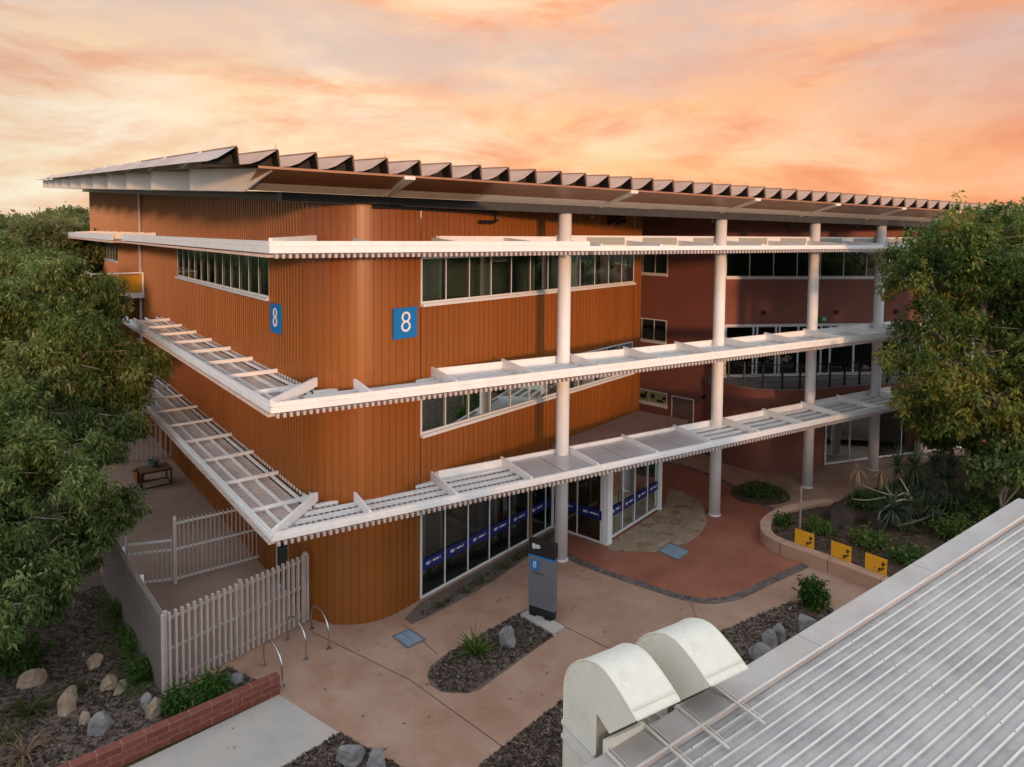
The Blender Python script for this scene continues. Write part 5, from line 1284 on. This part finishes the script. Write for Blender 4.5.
# pandanus with candelabra stems
def rosette(c, nb, ln, wd, m, parent, tint, dead=False, RO=(0, 0, 0)):
    V = []; F = []; T = []
    for i in range(nb):
        u = unit(rng.normal(size=3) + np.array([0, 0, -.9 if dead else .35])); L = ln * random.uniform(.65, 1.1); t0 = min(1, max(0, random.gauss(tint, .2)))
        sd = unit(np.cross(u, [0, 0, 1.0]) + 1e-3); q_ = np.array(c, float); bse = len(V); seg = 5; v_ = u.copy()
        for s_ in range(seg + 1):
            ww = wd * (1 - (s_ / seg) ** 1.6) + .002; V += [tuple(q_ - sd * ww), tuple(q_ + sd * ww)]; T += [t0] * 2
            q_ = q_ + v_ * L / seg; v_ = unit(v_ + np.array([0, 0, -.13 if not dead else -.35]))
        for s_ in range(seg): F.append((bse + 2 * s_, bse + 2 * s_ + 1, bse + 2 * s_ + 3, bse + 2 * s_ + 2))
    return leafmesh('leaf_rosette', V, F, T, m, parent, RO)
root = empty('pandanus', 'spiky pandanus with bare pale branching stems and two dead straw-coloured heads', 'tree', (14.1, 25.3, .3)); RO = tuple(root.location)
def at(px, py, Y):
    x = (px - 512) / 690; c_, s_ = math.cos(R(.5)), math.sin(R(.5)); y_ = (266 - py) / 690; x, y_ = x * c_ - y_ * s_, x * s_ + y_ * c_
    cp_, sp_ = math.cos(R(2.8)), math.sin(R(2.8)); dx_, dy_, dz_ = x, cp_ + y_ * sp_, -sp_ + y_ * cp_; return Vector((dx_ / dy_ * Y, Y, 11.1 + dz_ / dy_ * Y))
b_ = Vector((14.05, 25.3, .2)); b2_ = Vector((13.5, 25.2, .2))
stems = [([b_, at(884, 540, 25.2), at(893, 528, 25.2), at(920, 520, 25.3), at(935, 512, 25.4), at(943, 495, 25.5), at(945, 480, 25.6)], .10),
         ([b_ + Vector((.3, .1, 0)), at(900, 526, 25.6), at(912, 520, 25.7), at(937, 524, 25.5), at(952, 516, 25.3)], .08),
         ([at(937, 522, 25.5), at(946, 505, 25.6), at(952, 488, 25.8), at(956, 478, 26)], .06),
         ([b2_, at(877, 530, 25), at(879, 515, 25), at(884, 508, 25)], .08),
         ([at(884, 508, 25), at(900, 500, 25), at(912, 500, 25), at(905, 493, 25.1), at(895, 496, 25.1), at(886, 487, 25.1), at(884, 476, 25.1)], .06),
         ([at(895, 496, 25.1), at(880, 492, 25.2), at(862, 485, 25.2)], .05), ([at(886, 497, 25.1), at(868, 500, 25.3), at(852, 499, 25.4)], .04),
         ([at(912, 500, 25), at(906, 488, 25.2), at(900, 478, 25.4)], .05), ([at(920, 520, 25.3), at(950, 505, 26.5), at(975, 500, 27.5)], .05)]
q = MB(RO)
for pts, rad in stems: q.tube([tuple(p) for p in smooth_poly([tuple(p) for p in pts], 4, closed=False)], [rad * .6 * (1 - .5 * i / (len(pts) * 4)) for i in range(len(pts) * 4 - 3)], 7)
q.build('stem', M['palebark'], root, smooth=True)
for (px, py, Y, nb, ln, td) in ((893, 510, 24.9, 90, .95, .55), (915, 466, 25.8, 80, .95, .5), (925, 490, 25.4, 80, .85, .5), (945, 478, 25.6, 85, .9, .55), (953, 492, 25.2, 70, .8, .5), (968, 512, 25.2, 80, .8, .6), (898, 465, 26.2, 60, .9, .4), (935, 462, 26.4, 70, .9, .45), (880, 512, 25.2, 40, .7, .45), (908, 505, 25.0, 60, .8, .5), (932, 505, 25.0, 60, .8, .45), (915, 480, 25.9, 70, .9, .45), (950, 465, 26.3, 70, .9, .4), (975, 495, 25.8, 60, .8, .45)):
    rosette(at(px, py, Y), int(nb * 1.3), ln, .028, M['leaf_pan'], root, td, RO=RO)
for (px, py, Y) in ((858, 469, 25.2), (881, 472, 25.1)): rosette(at(px, py, Y), 70, .75, .022, M['leaf_dead'], root, .55, True, RO)
for (px, py, Y) in ((945, 486, 25.6), (922, 498, 25.4)): rosette(at(px, py, Y), 35, .7, .022, M['leaf_dead'], root, .2, True, RO)

# loose bark chips and leaf litter on the beds
def chips(name, polys, count, size, z, m, tintmu=.4):
    V = []; F = []; T = []
    for poly in polys:
        xs = [p[0] for p in poly]; ys = [p[1] for p in poly]; k2 = 0; tries = 0
        while k2 < count and tries < count * 8:
            tries += 1; x = random.uniform(min(xs), max(xs)); y = random.uniform(min(ys), max(ys)); ins = False; j = len(poly) - 1
            for i in range(len(poly)):
                if (poly[i][1] > y) != (poly[j][1] > y) and x < (poly[j][0] - poly[i][0]) * (y - poly[i][1]) / (poly[j][1] - poly[i][1]) + poly[i][0]: ins = not ins
                j = i
            if not ins: continue
            k2 += 1; a_ = random.uniform(0, 6.28); L = size * random.uniform(.5, 1.6); w = L * random.uniform(.2, .45); tl = random.uniform(-.4, .4)
            ux, uy = math.cos(a_), math.sin(a_); zz = z + abs(tl) * L * .5 + random.uniform(.002, .02); t0 = min(1, max(0, random.gauss(tintmu, .28))); bse = len(V)
            for sx, sy in ((-1, -1), (1, -1), (1, 1), (-1, 1)): V.append((x + ux * sx * L / 2 - uy * sy * w / 2, y + uy * sx * L / 2 + ux * sy * w / 2, zz + sx * tl * L * .5))
            T += [t0] * 4; F.append((bse, bse + 1, bse + 2, bse + 3))
    tag(leafmesh(name, V, F, T, m), kind='stuff')
M['chip'] = leafmat('chip', (0.035, 0.025, 0.018), (0.15, 0.11, 0.085), (0.40, 0.33, 0.27), .9)
chips('bark_chips', [[(-8.2, 15.87), (-7.1, 17.0), (-6.1, 16.45), (-5.7, 16.1), (-10.5, 12.0), (-15, 14), (-14, 20), (-12.62, 21.0)]], 9000, .085, .01, M['chip'])
chips('bark_chips', [[(-3.72, 14.74), (-4.65, 13.76), (-5.5, 12.9), (-2.0, 12.9), (-1.5, 13.3), (-2.23, 13.79)], [(-2.04, 16.77), (-1.5, 17.77), (0.53, 19.82), (1.62, 18.9), (-.95, 16.1), (-1.6, 16.13)]], 2600, .07, .014, M['chip'], .42)
chips('bark_chips', [[(-1.9, 12.35), (-0.62, 13.81), (1.3, 15.89), (2.0, 15.0), (0.5, 12.5)], [(5.23, 18.36), (8.5, 20.35), (9.6, 20.0), (8.8, 17.5), (5.5, 15.5)], [(1.3, 15.89), (5.23, 18.36), (5.5, 15.5), (3.0, 12.0), (1.5, 12.5)]], 2600, .08, .012, M['chip'])
chips('bark_chips', [[(-2.7, 19.4), (-2.33, 19.45), (1.3, 24.05), (1.7, 25.2)]], 1000, .06, .013, M['chip'])
chips('leaf_litter', [[(-7.0, 14.2), (-5.4, 18.5), (-2.5, 18.8), (1.5, 22.5), (9, 22), (9.3, 20.8), (1.2, 15.9), (-3, 14)]], 150, .05, .008, M['chip'], .5)
chips('leaf_litter', [bed], 5000, .12, .31, M['chip'], .38)
